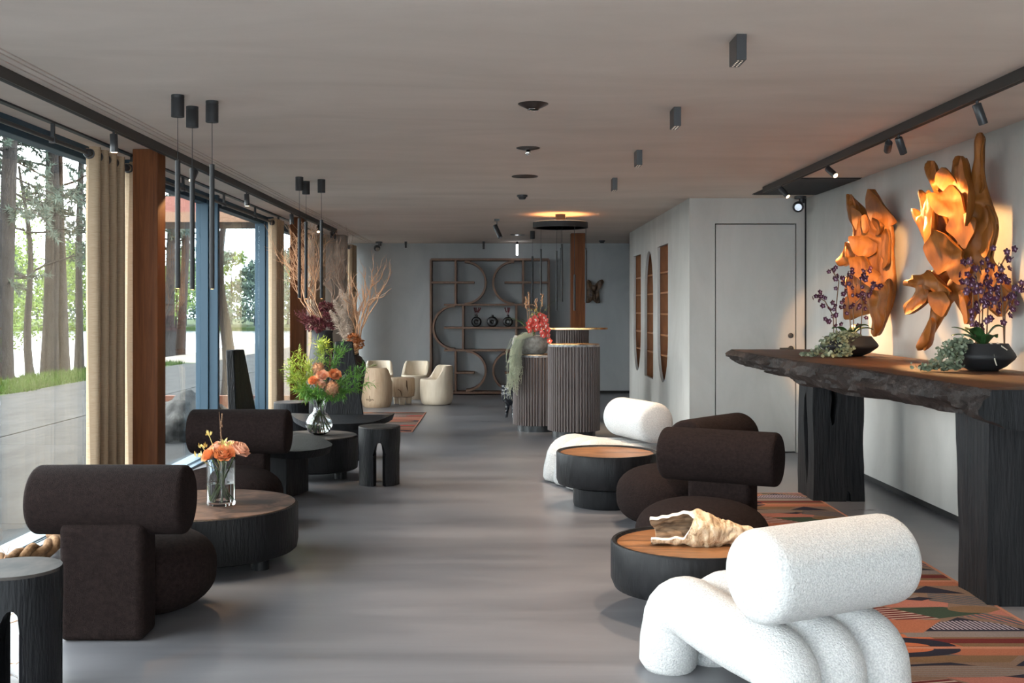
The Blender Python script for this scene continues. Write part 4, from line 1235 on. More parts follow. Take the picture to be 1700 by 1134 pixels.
# ------------------------------------------------------------------ lamps
def pendant(label, x, y, ztube, zend, cr=0.035, ch=0.12, tr=0.014, group='tube pendants over the left tables', watts=9, zceil=H, canopy=True):
    t = thing('pendant_lamp', label, 'lamp', (x, y, zend), 0, group)
    h = zceil - zend
    if canopy: MB().lathe([(cr, h - ch), (cr, h - 0.02), (cr * 0.97, h - 0.018), (cr, h - 0.014), (cr, h)], 24).build('ceiling_canister', 'black_matte', t, 40)
    MB().tube([(0, 0, ztube - zend), (0, 0, h - (ch if canopy else 0))], 0.0018, 6).build('cord', 'black_matte', t, 60)
    MB().lathe([(tr * 0.9, 0.0), (tr, 0.004), (tr, ztube - zend - 0.004), (0.003, ztube - zend)], 16).build('lamp_tube', 'black_matte', t, 40)
    MB().lathe([(0.0, -0.001), (tr * 0.7, -0.001)], 12).build('light_lens', 'lamp_glow_warm', t)
    if watts: spot('pendant_light', (x, y, zend - 0.01), (x, y, 0), watts, 52, WARM, 0.6, 0.012, t)
    return t
pendant('tube pendant over the rose table, left of its three', -1.768, 5.95, 2.345, 1.640)
pendant('tube pendant over the rose table, middle of its three', -1.785, 6.29, 2.347, 1.640)
pendant('tube pendant over the rose table, right of its three', -1.625, 6.12, 2.346, 1.640)
pendant('tube pendant over the globe-vase table, left of its three', -1.787, 9.66, 2.335, 1.620)
pendant('tube pendant over the globe-vase table, middle of its three', -1.785, 9.98, 2.330, 1.620)
pendant('tube pendant over the globe-vase table, right of its three', -1.620, 9.84, 2.335, 1.620)
pendant('single tube pendant left of the ring chandelier', 0.492, 16.4, 2.32, 1.59, group='pendants over reception', watts=5)

def ring_lamp():
    x, y = 0.752, 13.5
    t = thing('ring_chandelier', 'black ring chandelier hanging nine thin tubes over the reception counters', 'chandelier', (x, y, 2.5))
    MB().lathe([(0.062, 0.075), (0.062, 0.20)], 28).build('ceiling_canister', 'black_matte', t, 40)
    MB().lathe([(0.30, 0.03), (0.342, 0.03), (0.342, 0.10), (0.30, 0.10), (0.30, 0.03)], 64).box(-0.31, 0.31, -0.02, 0.02, 0.055, 0.075).build('ring', 'black_matte', t, 40)
    MB().lathe([(0.312, 0.1005), (0.330, 0.1005), (0.330, 0.104), (0.312, 0.104), (0.312, 0.1005)], 64).build('light_strip', 'ring_glow', t, 40)
    lst = [(899.8, 413.7, 502.6), (921.7, 456, 515.6), (926.5, 416.6, 502.6), (930.6, 405, 501), (933.7, 412, 501), (952.0, 456, 515.6), (955.3, 456, 515.6), (975, 415.7, 502.6), (981, 412, 502.6)]
    front = [1, 0, 1, 0, 1, 0, 1, 0, 1]
    for (px, a, b), s in zip(lst, front):
        dx = max(-0.318, min(0.318, (px - 929.7 - 0.6) * 13.5 / F)); dy = math.sqrt(max(0, 0.321 ** 2 - dx * dx)) * (1 if s else -1)
        k = (13.5 + dy) / F; dx *= (13.5 + dy) / 13.5
        za, zb = EYE - (a - CY) * k - 2.5, EYE - (b - CY) * k - 2.5
        p = MB().lathe([(0.011, zb), (0.011, za), (0.002, za + 0.004)], 12, c=(dx, dy, 0)).build('hanging_tube', 'black_matte', t, 40)
        MB().tube([(dx, dy, za), (dx, dy, 0.04)], 0.0018, 5).build('cord', 'black_matte', p, 60)
        spot('tube_light', (x + dx, y + dy, 2.5 + zb - 0.01), (x + dx, y + dy, 0), 7, 70, WARM, 0.6, 0.012, t)
ring_lamp()

def box_light(label, y, watts):
    t = thing('box_downlight', label, 'lamp', (1.03, y, H - 0.11), 0, 'box downlights on the ceiling')
    MB().box(-0.0215, 0.0215, 0, 0.15, 0.0, 0.11).build('housing', 'black_satin', t, bevel=0.002)
    mb = MB()
    for i in range(2):
        for j in range(5): mb.box(-0.010 + 0.017 * i - 0.003, -0.010 + 0.017 * i + 0.003, 0.020 + 0.026 * j, 0.026 + 0.026 * j, -0.0012, 0.0004)
    mb.build('light_cells', 'led_cell', t)
    spot('downlight', (1.03, y + 0.075, H - 0.125), (1.03, y + 0.075, 0), watts, 84, (1.0, 0.76, 0.55), 0.4, 0.03, t)
box_light('black box downlight nearest the camera', 4.62, 80)
box_light('black box downlight, second from the camera', 6.29, 80)
box_light('black box downlight, third from the camera', 8.0, 80)
box_light('black box downlight, farthest of the four', 9.7, 120)

def track(label, x0, x1, y0, y1, heads, hlabels):
    t = thing('ceiling_track', label, 'track', ((x0 + x1) / 2, y0, H))
    xc = (x0 + x1) / 2; hw = (x1 - x0) / 2
    mb = MB(); L = y1 - y0
    mb.box(-hw, hw, 0, L, -0.058, 0.0)
    mb.build('profile', 'track_black', t, bevel=0.002)
    MB().box(-0.012, 0.012, 0.02, L - 0.02, -0.0595, -0.0575).build('groove', 'recess_black', t)
    for (y, tgt, watts, ang, lit), lab in zip(heads, hlabels):
        s = thing('track_spot', lab, 'lamp', (xc, y, H - 0.058), 0, 'spotlights on the ceiling tracks')
        d = (Vector(tgt) - Vector((xc, y, H - 0.085))).normalized()
        MB().tube([(0, 0, 0), (0, 0, -0.03)], 0.008, 8).build('stem', 'black_satin', s, 50)
        c0 = Vector((0, 0, -0.03)) - d * 0.012; c1 = c0 + d * 0.115
        MB().tube([c0, c0 + d * 0.004, c1 - d * 0.003, c1], [0.021, 0.024, 0.024, 0.023], 18).build('spot_head', 'black_satin', s, 40)
        MB().tube([c1 - d * 0.001, c1 + d * 0.0008], 0.019, 16).build('light_lens', 'lamp_glow_warm' if lit else 'black_satin', s, 40)
        if watts:
            p = Vector((xc, y, H - 0.058)) + c1 + d * 0.01
            spot('spot_light', p, tgt, watts, ang, AMBER if lit == 2 else WARM, 0.35, 0.02, s)
track('black lighting track along the left side of the ceiling', -2.445, -2.40, -2.0, 16.0,
      [(6.8, (-2.35, 6.9, 0), 8, 50, 1), (8.62, (-2.52, 8.06, 2.0), 55, 50, 2), (10.37, (-2.3, 10.4, 0), 8, 50, 1), (12.6, (-2.3, 12.9, 0), 8, 50, 0), (14.45, (-2.2, 13.3, 1.6), 40, 34, 1), (15.6, (-2.1, 13.6, 1.3), 0, 30, 0), (15.85, (-1.75, 13.2, 1.0), 26, 26, 0)],
      ['spotlight on the left track nearest the camera', 'spotlight on the left track washing the first wooden column', 'spotlight on the left track above the second curtain rod', 'spotlight on the left track beside the second wooden column',
       'lit spotlight on the left track aimed at the dried branches', 'second last spotlight on the left track', 'last spotlight at the end of the left track'])
track('black lighting track along the right side of the ceiling', 2.53, 2.575, -2.0, 10.45,
      [(5.8, (3.1, 5.9, 1.2), 14, 40, 0), (6.94, (3.0, 7.30, 1.75), 60, 84, 2), (7.12, (3.05, 8.95, 1.98), 210, 21, 2), (8.43, (2.95, 7.5, 1.9), 220, 46, 2), (9.84, (3.0, 9.3, 1.9), 230, 50, 2)],
      ['spotlight on the right track nearest the camera', 'right one of the paired spotlights on the right track', 'glowing left one of the paired spotlights on the right track',
       'spotlight on the right track before the ceiling grille', 'spotlight at the far end of the right track'])

g = thing('ceiling_grille', 'dark slatted ventilation grille in the ceiling above the far sculpture', 'grille', (2.9, 10.4, H))
MB().box(-0.32, 0.34, -0.70, 0.70, -0.004, 0.0).build('grille_frame', 'recess_black', g)
sl = None
for k in range(44):
    if sl is None: sl = MB().box(-0.31, 0.33, 0.0, 0.012, -0.012, -0.004).build('slat', 'black_metal', g); o = sl
    else: o = sl.copy(); COL.objects.link(o); o.parent = g
    o.location = (0, -0.69 + k * 0.0315, 0)

def disc(name, label, x, y, prof, mat, cat, ball=False):
    t = thing(name, label, cat, (x, y, H))
    MB().lathe([(r, -z) for r, z in prof], 36).build('housing', mat, t, 40)
    return t
t = disc('ceiling_speaker', 'round dark ceiling speaker nearest the camera', 0.19, 6.2, [(0.0, 0.034), (0.03, 0.034), (0.035, 0.030), (0.07, 0.012), (0.087, 0.003), (0.087, 0.0)], 'brown_ceramic', 'ceiling speaker')
MB().lathe([(0.036, -0.033), (0.034, -0.036), (0.030, -0.034)], 28).build('trim_ring', 'chrome', t, 40)
t = disc('eyeball_spot', 'dark ceiling plate with a small chrome eyeball lamp', 0.205, 7.9, [(0.0, 0.016), (0.05, 0.014), (0.087, 0.003), (0.087, 0.0)], 'brown_ceramic', 'lamp')
mb = MB(); superell(mb, (0, 0, -0.035), (0.020, 0.020, 0.022), 1, 1, 20, 12); mb.build('eyeball', 'chrome', t, 180)
disc('cover_plate', 'flat round cover plate in the ceiling', 0.22, 9.6, [(0.0, 0.006), (0.115, 0.006), (0.118, 0.0)], 'brown_ceramic', 'cover plate')
disc('smoke_detector', 'small dark smoke detector before the ceiling joint', 0.23, 11.2, [(0.0, 0.045), (0.03, 0.045), (0.045, 0.02), (0.055, 0.018), (0.055, 0.0)], 'black_satin', 'detector')
disc('cover_plate', 'flat round cover plate left of the ring chandelier', 0.28, 17.2, [(0.0, 0.006), (0.115, 0.006), (0.118, 0.0)], 'brown_ceramic', 'cover plate')
disc('smoke_detector', 'small dark smoke detector right of the reddish column', 1.76, 18.7, [(0.0, 0.045), (0.03, 0.045), (0.045, 0.02), (0.055, 0.018), (0.055, 0.0)], 'black_satin', 'detector')

def stick(label, x, y, L, mat, glow=False):
    t = thing('stick_light', label, 'lamp', (x, y, H))
    MB().box(-0.02, 0.02, -0.02, 0.02, -0.05, 0.0).build('mount', 'black_matte', t)
    MB().lathe([(0.016, -L), (0.018, -L + 0.004), (0.018, -0.05)], 14).build('light_body', mat, t, 40)
stick('short black stick lamp near the far wall, over the shelving', -0.285, 19.0, 0.13, 'black_matte')
stick('glowing white stick lamp over the middle of the shelving', 0.302, 19.0, 0.24, 'lamp_glow_white')
stick('short black stick lamp near the far wall, left of the shelving', -1.65, 19.0, 0.11, 'black_matte')

def ball_spot(label, x, y, tgt, lit):
    t = thing('ball_spot', label, 'lamp', (x, y, H))
    MB().lathe([(0.06, -0.03), (0.06, 0.0)], 20).tube([(0.015, 0, -0.03), (0.015, 0, -0.075)], 0.03, 12).build('mount', 'black_satin', t, 40)
    d = (Vector(tgt) - Vector((x, y, H - 0.11))).normalized(); c = Vector((-0.03, -0.03, -0.115))
    mb = MB(); superell(mb, c, (0.058, 0.058, 0.058), 1, 1, 24, 14); mb.build('ball_head', 'black_satin', t, 180)
    MB().tube([c + d * 0.044, c + d * 0.060], [0.038, 0.036], 20).build('light_lens', 'lens_dark', t, 40)
ball_spot('black ball spotlight in the corner above the flush door', 3.13, 11.30, (1.5, 5.0, 1.6), True)
ball_spot('black ball spotlight under the ceiling left of the shelving', -2.12, 19.0, (-1.0, 15.0, 0.5), True)
t = thing('swivel_spot', 'black swivel spotlight hanging from the ceiling left of the chandelier', 'lamp', (-0.04, 14.2, H))
MB().box(-0.035, 0.035, -0.035, 0.035, -0.028, 0.0).tube([(0, 0, -0.02), (0, 0, -0.11)], 0.007, 8).build('mount', 'black_satin', t, 40)
MB().tube([(-0.025, 0.02, -0.085), (0.045, -0.05, -0.245)], 0.032, 18).build('spot_head', 'black_satin', t, 40)
MB().tube([(0.0452, -0.0503, -0.2455), (0.0462, -0.0513, -0.2475)], 0.026, 16).build('light_lens', 'chrome', t, 40)
spot('swivel_light', (0.055, 14.13, H - 0.26), (0.75, 12.6, 0.4), 26, 50, WARM, 0.5, 0.03, t)

# ------------------------------------------------------------------ root sculptures on the right wall
def ray_plane(px, py, P, n):
    d = Vector(((px - CX) / F, 1.0, -(py - CY) / F)); o = Vector((0, 0, EYE))
    return o + d * ((P - o).dot(n) / d.dot(n))

def inside(p, poly):
    c = False; x, y = p
    for i in range(len(poly)):
        (x1, y1), (x2, y2) = poly[i], poly[i - 1]
        if (y1 > y) != (y2 > y) and x < (x2 - x1) * (y - y1) / (y2 - y1) + x1: c = not c
    return c

def edge_near(p, poly):
    best = 1e9; bp = p
    for i in range(len(poly)):
        ax, ay = poly[i - 1]; bx, by = poly[i]
        dx, dy = bx - ax, by - ay
        t = max(0, min(1, ((p[0] - ax) * dx + (p[1] - ay) * dy) / (dx * dx + dy * dy + 1e-12)))
        qx, qy = ax + t * dx, ay + t * dy
        d = math.hypot(p[0] - qx, p[1] - qy)
        if d < best: best, bp = d, (qx, qy)
    return best, bp

def round_poly(poly, it=2, c=0.13):
    for _ in range(it):
        out = []
        for i in range(len(poly)):
            (ax, ay), (bx, by) = poly[i], poly[(i + 1) % len(poly)]
            out += [(ax * (1 - c) + bx * c, ay * (1 - c) + by * c), (ax * c + bx * (1 - c), ay * c + by * (1 - c))]
        poly = out
    return poly

def root_piece(name, parent, org, tdir, nrm, poly, step, front, back, seed, dips=(), mat='teak_root', off=0.0, grain=1.0, spread=0.10, curl=0.0, tilt=(0, 0), cup=0.0):
    """Carved slab: outline in the (tdir, Z) plane, ridged relief on the front, rounded back."""
    poly = round_poly(poly, 2)
    x0, x1 = min(p[0] for p in poly), max(p[0] for p in poly); z0, z1 = min(p[1] for p in poly), max(p[1] for p in poly)
    nx, nz = int((x1 - x0) / step) + 2, int((z1 - z0) / step) + 2
    node = {}; vf = []; info = []
    cells = []
    ins = {}
    for j in range(nz + 1):
        for i in range(nx + 1):
            ins[i, j] = inside((x0 + i * step, z0 + j * step), poly)
    for j in range(nz):
        for i in range(nx):
            if sum(ins[a, b] for a, b in ((i, j), (i + 1, j), (i + 1, j + 1), (i, j + 1))) >= 2: cells.append((i, j))
    used = {}
    def vid(i, j):
        if (i, j) not in used:
            p = (x0 + i * step, z0 + j * step); d, q = edge_near(p, poly)
            if not ins[i, j]: p, d = q, 0.0
            used[i, j] = len(info); info.append((p, d))
        return used[i, j]
    quads = [(vid(i, j), vid(i + 1, j), vid(i + 1, j + 1), vid(i, j + 1)) for i, j in cells]
    cnt = {}
    for q in quads:
        for a, b in zip(q, q[1:] + q[:1]): cnt[frozenset((a, b))] = cnt.get(frozenset((a, b)), 0) + 1
    rim = set()
    for e, c in cnt.items():
        if c == 1: rim |= set(e)
    v = []; nb = len(info); mx, mz = (x0 + x1) / 2, (z0 + z1) / 2
    def w1b(p): return noise.noise((p[0] * 3.2 * grain + seed, p[1] * 1.7 * grain, seed * 0.7))
    def lift(p): return off + (p[0] - mx) * tilt[0] + (p[1] - mz) * tilt[1]
    def pos(p, h): return Vector((org.x + tdir.x * p[0] + nrm.x * h, org.y + tdir.y * p[0] + nrm.y * h, p[1]))
    for k, (p, d) in enumerate(info):
        if k in rim:
            q = edge_near(p, poly)[1]; p, d = q, 0.0
        e = 1 - math.exp(-d / spread * 1.8)
        w1 = noise.noise((p[0] * 3.2 * grain + seed, p[1] * 1.7 * grain, seed * 0.7)); w2 = noise.noise((p[0] * 8 * grain, p[1] * 4.5 * grain + seed, 1.3))
        ridge = 1 - abs(noise.noise((p[0] * 6.5 * grain + 0.8 * w1 + seed, p[1] * 2.6 * grain + 0.8 * w2, seed))) * 2.2
        h = lift(p) + front * (0.22 + 0.78 * e) * (0.62 + 0.62 * w1) + front * 0.62 * min(1, d / 0.05) * (ridge - 0.4) + 0.018 * w2
        for (dx, dz, dr, da) in dips:
            h -= da * math.exp(-((p[0] - dx) ** 2 + ((p[1] - dz) * 0.7) ** 2) / dr ** 2)
        h += curl * math.exp(-d / 0.03) - cup * (1 - math.exp(-d / 0.035)) * (1.0 + 0.8 * w1)
        v.append(pos(p, h))
    for k, (p, d) in enumerate(info):
        if k in rim: p, d = edge_near(p, poly)[1], 0.0
        e = 1 - math.exp(-d / spread * 2)
        v.append(pos(p, lift(p) + curl * math.exp(-d / 0.03) - cup * (1 - math.exp(-d / 0.035)) * (1.0 + 0.8 * w1b(p)) - 0.014 - back * e - (0.010 if cup else 0) * e))
    f = [q for q in quads] + [tuple(nb + i for i in reversed(q)) for q in quads]
    for q in quads:
        for a, b in zip(q, q[1:] + q[:1]):
            if cnt[frozenset((a, b))] == 1: f.append((b, a, nb + a, nb + b))
    mb = MB(); mb.add([tuple(Vector(x) - parent.location) for x in v], f)
    o = mb.build(name, mat, parent, 180 if not cup else 42)
    return o

def sculpture(label, A, B, outlines, cropdef, base_z, step, seed):
    """A and B: plan points at the left and right side of the piece; outlines traced on that upright plane."""
    A, B = Vector((A[0], A[1], 0)), Vector((B[0], B[1], 0))
    td = (B - A).normalized(); n = Vector((td.y, -td.x, 0))
    if n.x > 0: n = -n
    ox, oy, sc = cropdef
    t = thing('root_sculpture', label, 'sculpture', ((A.x + B.x) / 2 + 0.05, (A.y + B.y) / 2, base_z))
    def to(pl, off):
        P = A + n * off; out = []
        for (cx, cy) in pl:
            w = ray_plane(ox + cx * sc, oy + cy * sc, P, n)
            out.append(((w - P).dot(td), w.z))
        return out
    for i, (nm, pl, off, front, back, dips, mat, tilt) in enumerate(outlines):
        q = to(pl, off); dd = [(*to([(a, b)], off)[0], r, s) for a, b, r, s in dips]
        root_piece(nm, t, A, td, n, q, step, front, back, seed + i * 3.1, dd, mat, off, tilt=tilt, spread=0.10 if i == 0 else 0.05, grain=1.0 if i == 0 else 1.7, cup=0.0 if i == 0 else 0.045)
    return t

S2 = [(398, 22), (415, 50), (410, 110), (406, 210), (420, 280), (445, 360), (475, 440), (478, 500), (458, 590), (450, 640), (510, 710), (560, 800), (545, 870), (490, 925), (440, 880), (412, 835),
      (385, 880), (355, 955), (322, 955), (308, 900), (276, 832), (245, 868), (215, 925), (165, 1010), (130, 1070), (103, 1085), (97, 1060), (120, 1000), (155, 930), (163, 850), (150, 845), (110, 880), (70, 905), (38, 910), (33, 862),
      (80, 820), (100, 782), (60, 772), (35, 768), (38, 745), (75, 735), (72, 718), (140, 716), (178, 690), (178, 640), (165, 585), (138, 575), (110, 500), (78, 440), (68, 395), (90, 400), (118, 428), (110, 370), (100, 320), (108, 302),
      (150, 340), (185, 385), (205, 405), (192, 335), (185, 305), (160, 260), (145, 210), (148, 165), (170, 165), (190, 210), (208, 252), (212, 215), (225, 195), (245, 215), (262, 252), (268, 190), (280, 145), (300, 140), (318, 165),
      (326, 145), (338, 180), (342, 235), (355, 235), (375, 160), (380, 70)]
def petals(lst):
    """Overlapping carved folds: outline, lift off the body, slope across and along."""
    return [('carved_fold', pl, off, fr, 0.006, [], 'teak_root', tilt) for pl, off, fr, tilt in [(a, b, c * 0.75, d) for a, b, c, d in lst]]
S2P = [([(145, 165), (170, 165), (195, 220), (212, 262), (206, 312), (185, 305), (160, 260)], 0.06, 0.03, (0.3, 0.0)),
       ([(210, 225), (225, 195), (245, 215), (262, 252), (278, 300), (252, 335), (215, 305), (200, 270)], 0.10, 0.03, (-0.5, 0.1)),
       ([(266, 200), (280, 145), (300, 140), (318, 170), (338, 240), (372, 300), (370, 400), (345, 492), (325, 425), (302, 418), (302, 330), (275, 275)], 0.11, 0.04, (0.55, 0.0)),
       ([(190, 320), (240, 322), (270, 275), (298, 330), (302, 420), (338, 440), (326, 520), (292, 600), (272, 540), (240, 500), (255, 440), (212, 425), (195, 375)], 0.15, 0.04, (-0.55, 0.1)),
       ([(68, 395), (90, 400), (118, 428), (110, 370), (102, 310), (112, 304), (160, 352), (205, 405), (220, 462), (228, 505), (188, 572), (140, 575), (110, 500)], 0.12, 0.035, (0.6, -0.1)),
       ([(213, 498), (247, 522), (292, 602), (282, 640), (322, 662), (303, 722), (266, 770), (240, 735), (235, 690), (205, 722), (180, 655), (168, 582)], 0.14, 0.04, (-0.5, 0.2)),
       ([(35, 768), (38, 745), (75, 735), (72, 718), (140, 716), (178, 690), (215, 722), (240, 760), (265, 800), (232, 832), (168, 785), (130, 762)], 0.09, 0.03, (0.2, 0.5)),
       ([(33, 862), (80, 820), (105, 782), (158, 790), (160, 845), (110, 880), (70, 905), (38, 910)], 0.06, 0.03, (0.2, -0.3)),
       ([(165, 800), (216, 795), (238, 850), (215, 925), (185, 900), (163, 850)], 0.12, 0.03, (-0.5, 0.0)),
       ([(158, 930), (185, 920), (200, 955), (165, 1010), (130, 1070), (103, 1085), (97, 1060), (120, 1000)], 0.05, 0.025, (0.5, 0.0)),
       ([(272, 800), (322, 790), (352, 860), (356, 950), (322, 955), (308, 900)], 0.10, 0.03, (0.5, 0.1)),
       ([(402, 835), (470, 790), (520, 758), (560, 800), (545, 870), (490, 925), (450, 885)], 0.05, 0.03, (0.2, 0.2)),
       ([(340, 500), (372, 430), (440, 370), (475, 440), (478, 500), (455, 590), (430, 640), (380, 600), (350, 610), (330, 560)], 0.03, 0.03, (0.2, 0.0)),
       ([(372, 230), (380, 150), (382, 70), (398, 22), (415, 50), (410, 110), (406, 210), (420, 290), (395, 330)], 0.04, 0.03, (0.3, 0.0))]
sculpture('larger carved teak root sculpture lit amber, nearer on the right wall', (2.74, 7.88), (3.06, 7.05),
          [('root_body', S2, 0.0, 0.085, 0.085, [(230, 460, 0.07, 0.10), (235, 325, 0.04, 0.07), (255, 610, 0.08, 0.12), (210, 760, 0.07, 0.08), (450, 520, 0.10, 0.05)], 'teak_root', (0, 0))] + petals(S2P),
          (1490, 210, 0.3437), 1.22, 0.013, 1.7)
S1 = [(110, 88), (165, 130), (230, 190), (270, 238), (290, 205), (286, 130), (303, 52), (340, 110), (390, 200), (430, 290), (440, 340), (450, 420), (442, 500), (452, 600), (462, 700), (462, 800), (440, 900), (400, 1000), (360, 1090), (312, 1134),
      (290, 1100), (300, 1010), (282, 950), (240, 960), (180, 990), (130, 1012), (120, 950), (125, 850), (110, 765), (80, 742), (90, 705), (130, 690), (178, 645), (175, 592), (110, 606), (62, 622), (38, 578), (75, 545), (100, 500), (125, 440),
      (150, 436), (158, 400), (160, 330), (125, 280), (110, 200)]
S1P = [([(110, 88), (165, 130), (205, 180), (205, 245), (165, 330), (125, 280), (110, 200)], 0.06, 0.03, (0.4, 0.0)),
       ([(160, 188), (205, 232), (226, 330), (210, 402), (172, 335)], 0.10, 0.03, (-0.6, 0.0)),
       ([(303, 52), (340, 110), (400, 230), (432, 300), (392, 332), (302, 302), (286, 200), (286, 130)], 0.06, 0.04, (-0.4, 0.1)),
       ([(228, 255), (244, 240), (256, 350), (236, 395), (224, 335)], 0.13, 0.02, (-0.8, 0.0)),
       ([(288, 262), (380, 290), (398, 332), (342, 392), (270, 397), (250, 360)], 0.11, 0.03, (0.5, 0.3)),
       ([(303, 370), (332, 392), (432, 340), (450, 420), (446, 600), (380, 640), (300, 602), (285, 540)], 0.07, 0.04, (0.4, 0.0)),
       ([(158, 400), (232, 400), (302, 420), (296, 520), (240, 562), (180, 522)], 0.10, 0.04, (-0.5, 0.0)),
       ([(38, 578), (75, 545), (100, 500), (125, 440), (165, 460), (185, 582), (110, 606), (62, 622)], 0.05, 0.03, (0.2, 0.3)),
       ([(178, 560), (262, 540), (282, 620), (332, 682), (352, 762), (300, 802), (240, 742), (180, 662)], 0.11, 0.04, (-0.4, 0.2)),
       ([(300, 850), (382, 742), (456, 702), (462, 800), (440, 900), (400, 1000), (314, 1130), (290, 1080)], 0.05, 0.04, (0.4, 0.0)),
       ([(122, 850), (182, 802), (282, 862), (282, 950), (180, 990), (130, 1010)], 0.05, 0.03, (-0.4, 0.0))]
sculpture('smaller carved teak root sculpture with two horn-like tips, farther on the right wall', (2.90, 9.40), (3.15, 8.84),
          [('root_body', S1, 0.0, 0.08, 0.07, [(205, 380, 0.04, 0.08), (340, 850, 0.05, 0.07), (215, 900, 0.08, 0.08)], 'teak_root', (0, 0))] + petals(S1P),
          (1380, 300, 0.2295), 1.28, 0.012, 4.2)
# small dark root on the far wall
def wall_root():
    t = thing('wall_root', 'small dark gnarled root hung on the far wall beside the column', 'sculpture', (1.72, 19.46, 1.75))
    pl = [(675, 690), (700, 640), (722, 650), (735, 685), (760, 690), (790, 650), (825, 638), (840, 660), (812, 710), (795, 745), (800, 790), (805, 840), (775, 845), (740, 815), (715, 840), (680, 842), (672, 780)]
    P = Vector((0, 19.44, 0)); n = Vector((0, -1, 0)); q = []
    for a, b in pl:
        w = ray_plane(840 + a * 0.194, 340 + b * 0.194, P, n); q.append((w.x, w.z))
    root_piece('root_body', t, P, Vector((1, 0, 0)), n, q, 0.012, 0.05, 0.02, 2.2, [], 'root_dark', 0.0, 2.2, 0.05)
wall_root()

# ------------------------------------------------------------------ plants and flowers
def blade(mb, p, d, L, W, mi=0, bend=0.0):
    p = Vector(p); d = Vector(d).normalized()
    s = d.cross(Vector((random.gauss(0, 0.4), random.gauss(0, 0.4), 1)))
    if s.length < 1e-4: s = d.orthogonal()
    s.normalize(); m = p + d * L * 0.5 + Vector((0, 0, bend * L * 0.3)); e = p + d * L + Vector((0, 0, bend * L))
    mb.add([p, m + s * W, e, m - s * W], [(0, 1, 2, 3)], mi)

def bez(p0, p1, p2, n=8):
    p0, p1, p2 = Vector(p0), Vector(p1), Vector(p2)
    return [p0 * (1 - t) ** 2 + p1 * 2 * t * (1 - t) + p2 * t * t for t in [i / n for i in range(n + 1)]]

def branch(mb, p, d, L, r, depth, kink=0.35, up=0.25, spread=0.7, kids=3):
    """Crooked dry branch with side twigs."""
    q = [Vector(p)]; d = Vector(d).normalized(); n = 6
    dirs = []
    for i in range(n):
        d = (d + Vector((random.gauss(0, kink), random.gauss(0, kink), random.gauss(0, kink) + up * 0.25)) * 0.55).normalized()
        q.append(q[-1] + d * L / n); dirs.append(d.copy())
    mb.tube(q, [max(0.0013, r * (1 - 0.62 * i / n)) for i in range(n + 1)], 5, caps=False)
    if depth > 0:
        for k in range(kids):
            i = random.randint(1, n)
            dd = (dirs[i - 1] + Vector((random.gauss(0, spread), random.gauss(0, spread), random.gauss(0, spread * 0.5) + up))).normalized()
            branch(mb, q[i], dd, L * random.uniform(0.38, 0.6), max(0.0016, r * 0.5), depth - 1, kink, up, spread, kids)

def rose_mesh(mb, c, r, axis=(0, 0, 1)):
    c = Vector(c); ax = Vector(axis).normalized(); u = ax.orthogonal().normalized(); w = ax.cross(u)
    for layer, (n, rr, open_) in enumerate(((3, 0.24, 0.0), (3, 0.40, 0.05), (4, 0.58, 0.15), (5, 0.78, 0.32), (6, 0.98, 0.6))):
        for k in range(n):
            a0 = 2 * math.pi * (k + 0.37 * layer) / n; half = math.pi / n * 1.35
            v = []
            for j in range(4):
                t = j / 3
                for i in range(5):
                    s = (i / 4 - 0.5) * 2
                    a = a0 + half * s * (0.65 + 0.35 * t)
                    s_r = 1 + 0.10 * t * math.sin(5.0 * s + 2.1 * k + layer)
                    rad = s_r * r * rr * (0.25 + 0.75 * math.sin(t * 1.45)) * (1 + 0.25 * open_ * t * t)
                    hz = r * (-0.55 + (1.35 - 0.55 * open_) * t - 0.30 * open_ * t ** 3 - 0.18 * s * s * t)
                    v.append(c + (u * math.cos(a) + w * math.sin(a)) * rad + ax * hz)
            mb.add(v, [(j * 5 + i, j * 5 + i + 1, j * 5 + i + 6, j * 5 + i + 5) for j in range(3) for i in range(4)])

def fluff(mb, c, r, n, L, W, squash=1.0, mi=0):
    for k in range(n):
        d = Vector((random.gauss(0, 1), random.gauss(0, 1), random.gauss(0, 1))).normalized()
        d2 = Vector((d.x, d.y, d.z * squash))
        blade(mb, Vector(c) + d2 * r * random.uniform(0.55, 1.0), d + Vector((random.gauss(0, .4), random.gauss(0, .4), random.gauss(0, .4))), L, W, mi)

# glass cylinder with roses
VX, VY, VZ = -1.672, 6.50, 0.356
t = thing('cylinder_vase', 'clear glass cylinder vase half full of water on the stump table', 'vase', (VX, VY, VZ))
MB().lathe([(0.0, 0.0), (0.083, 0.0), (0.084, 0.004), (0.084, 0.262), (0.0805, 0.262), (0.0800, 0.020), (0.0, 0.020)], 48).build('glass', 'vase_glass', t, 50)
MB().lathe([(0.0, 0.0205), (0.0797, 0.0205), (0.0797, 0.128), (0.0, 0.128)], 48).build('water', 'water_clear', t, 50)
random.seed(21)
t = thing('rose_bouquet', 'small bouquet of peach roses and yellow buds in the glass cylinder', 'bouquet', (VX, VY, VZ))
heads = [(-0.02, 0.02, 0.33, 0.055, (-0.2, -0.3, 1)), (0.03, -0.03, 0.305, 0.058, (0.1, -0.7, 0.8)), (0.115, 0.0, 0.325, 0.055, (0.7, -0.2, 0.8)), (-0.06, -0.05, 0.300, 0.045, (-0.6, -0.6, 0.7)), (0.05, 0.05, 0.335, 0.05, (0.2, 0.4, 1))]
for i, (x, y, z, r, ax) in enumerate(heads):
    mb = MB(); rose_mesh(mb, (x, y, z), r, ax); mb.build('rose', 'rose_peach' if i % 2 == 0 else 'rose_orange', t, 60, recalc=False)
mb = MB()
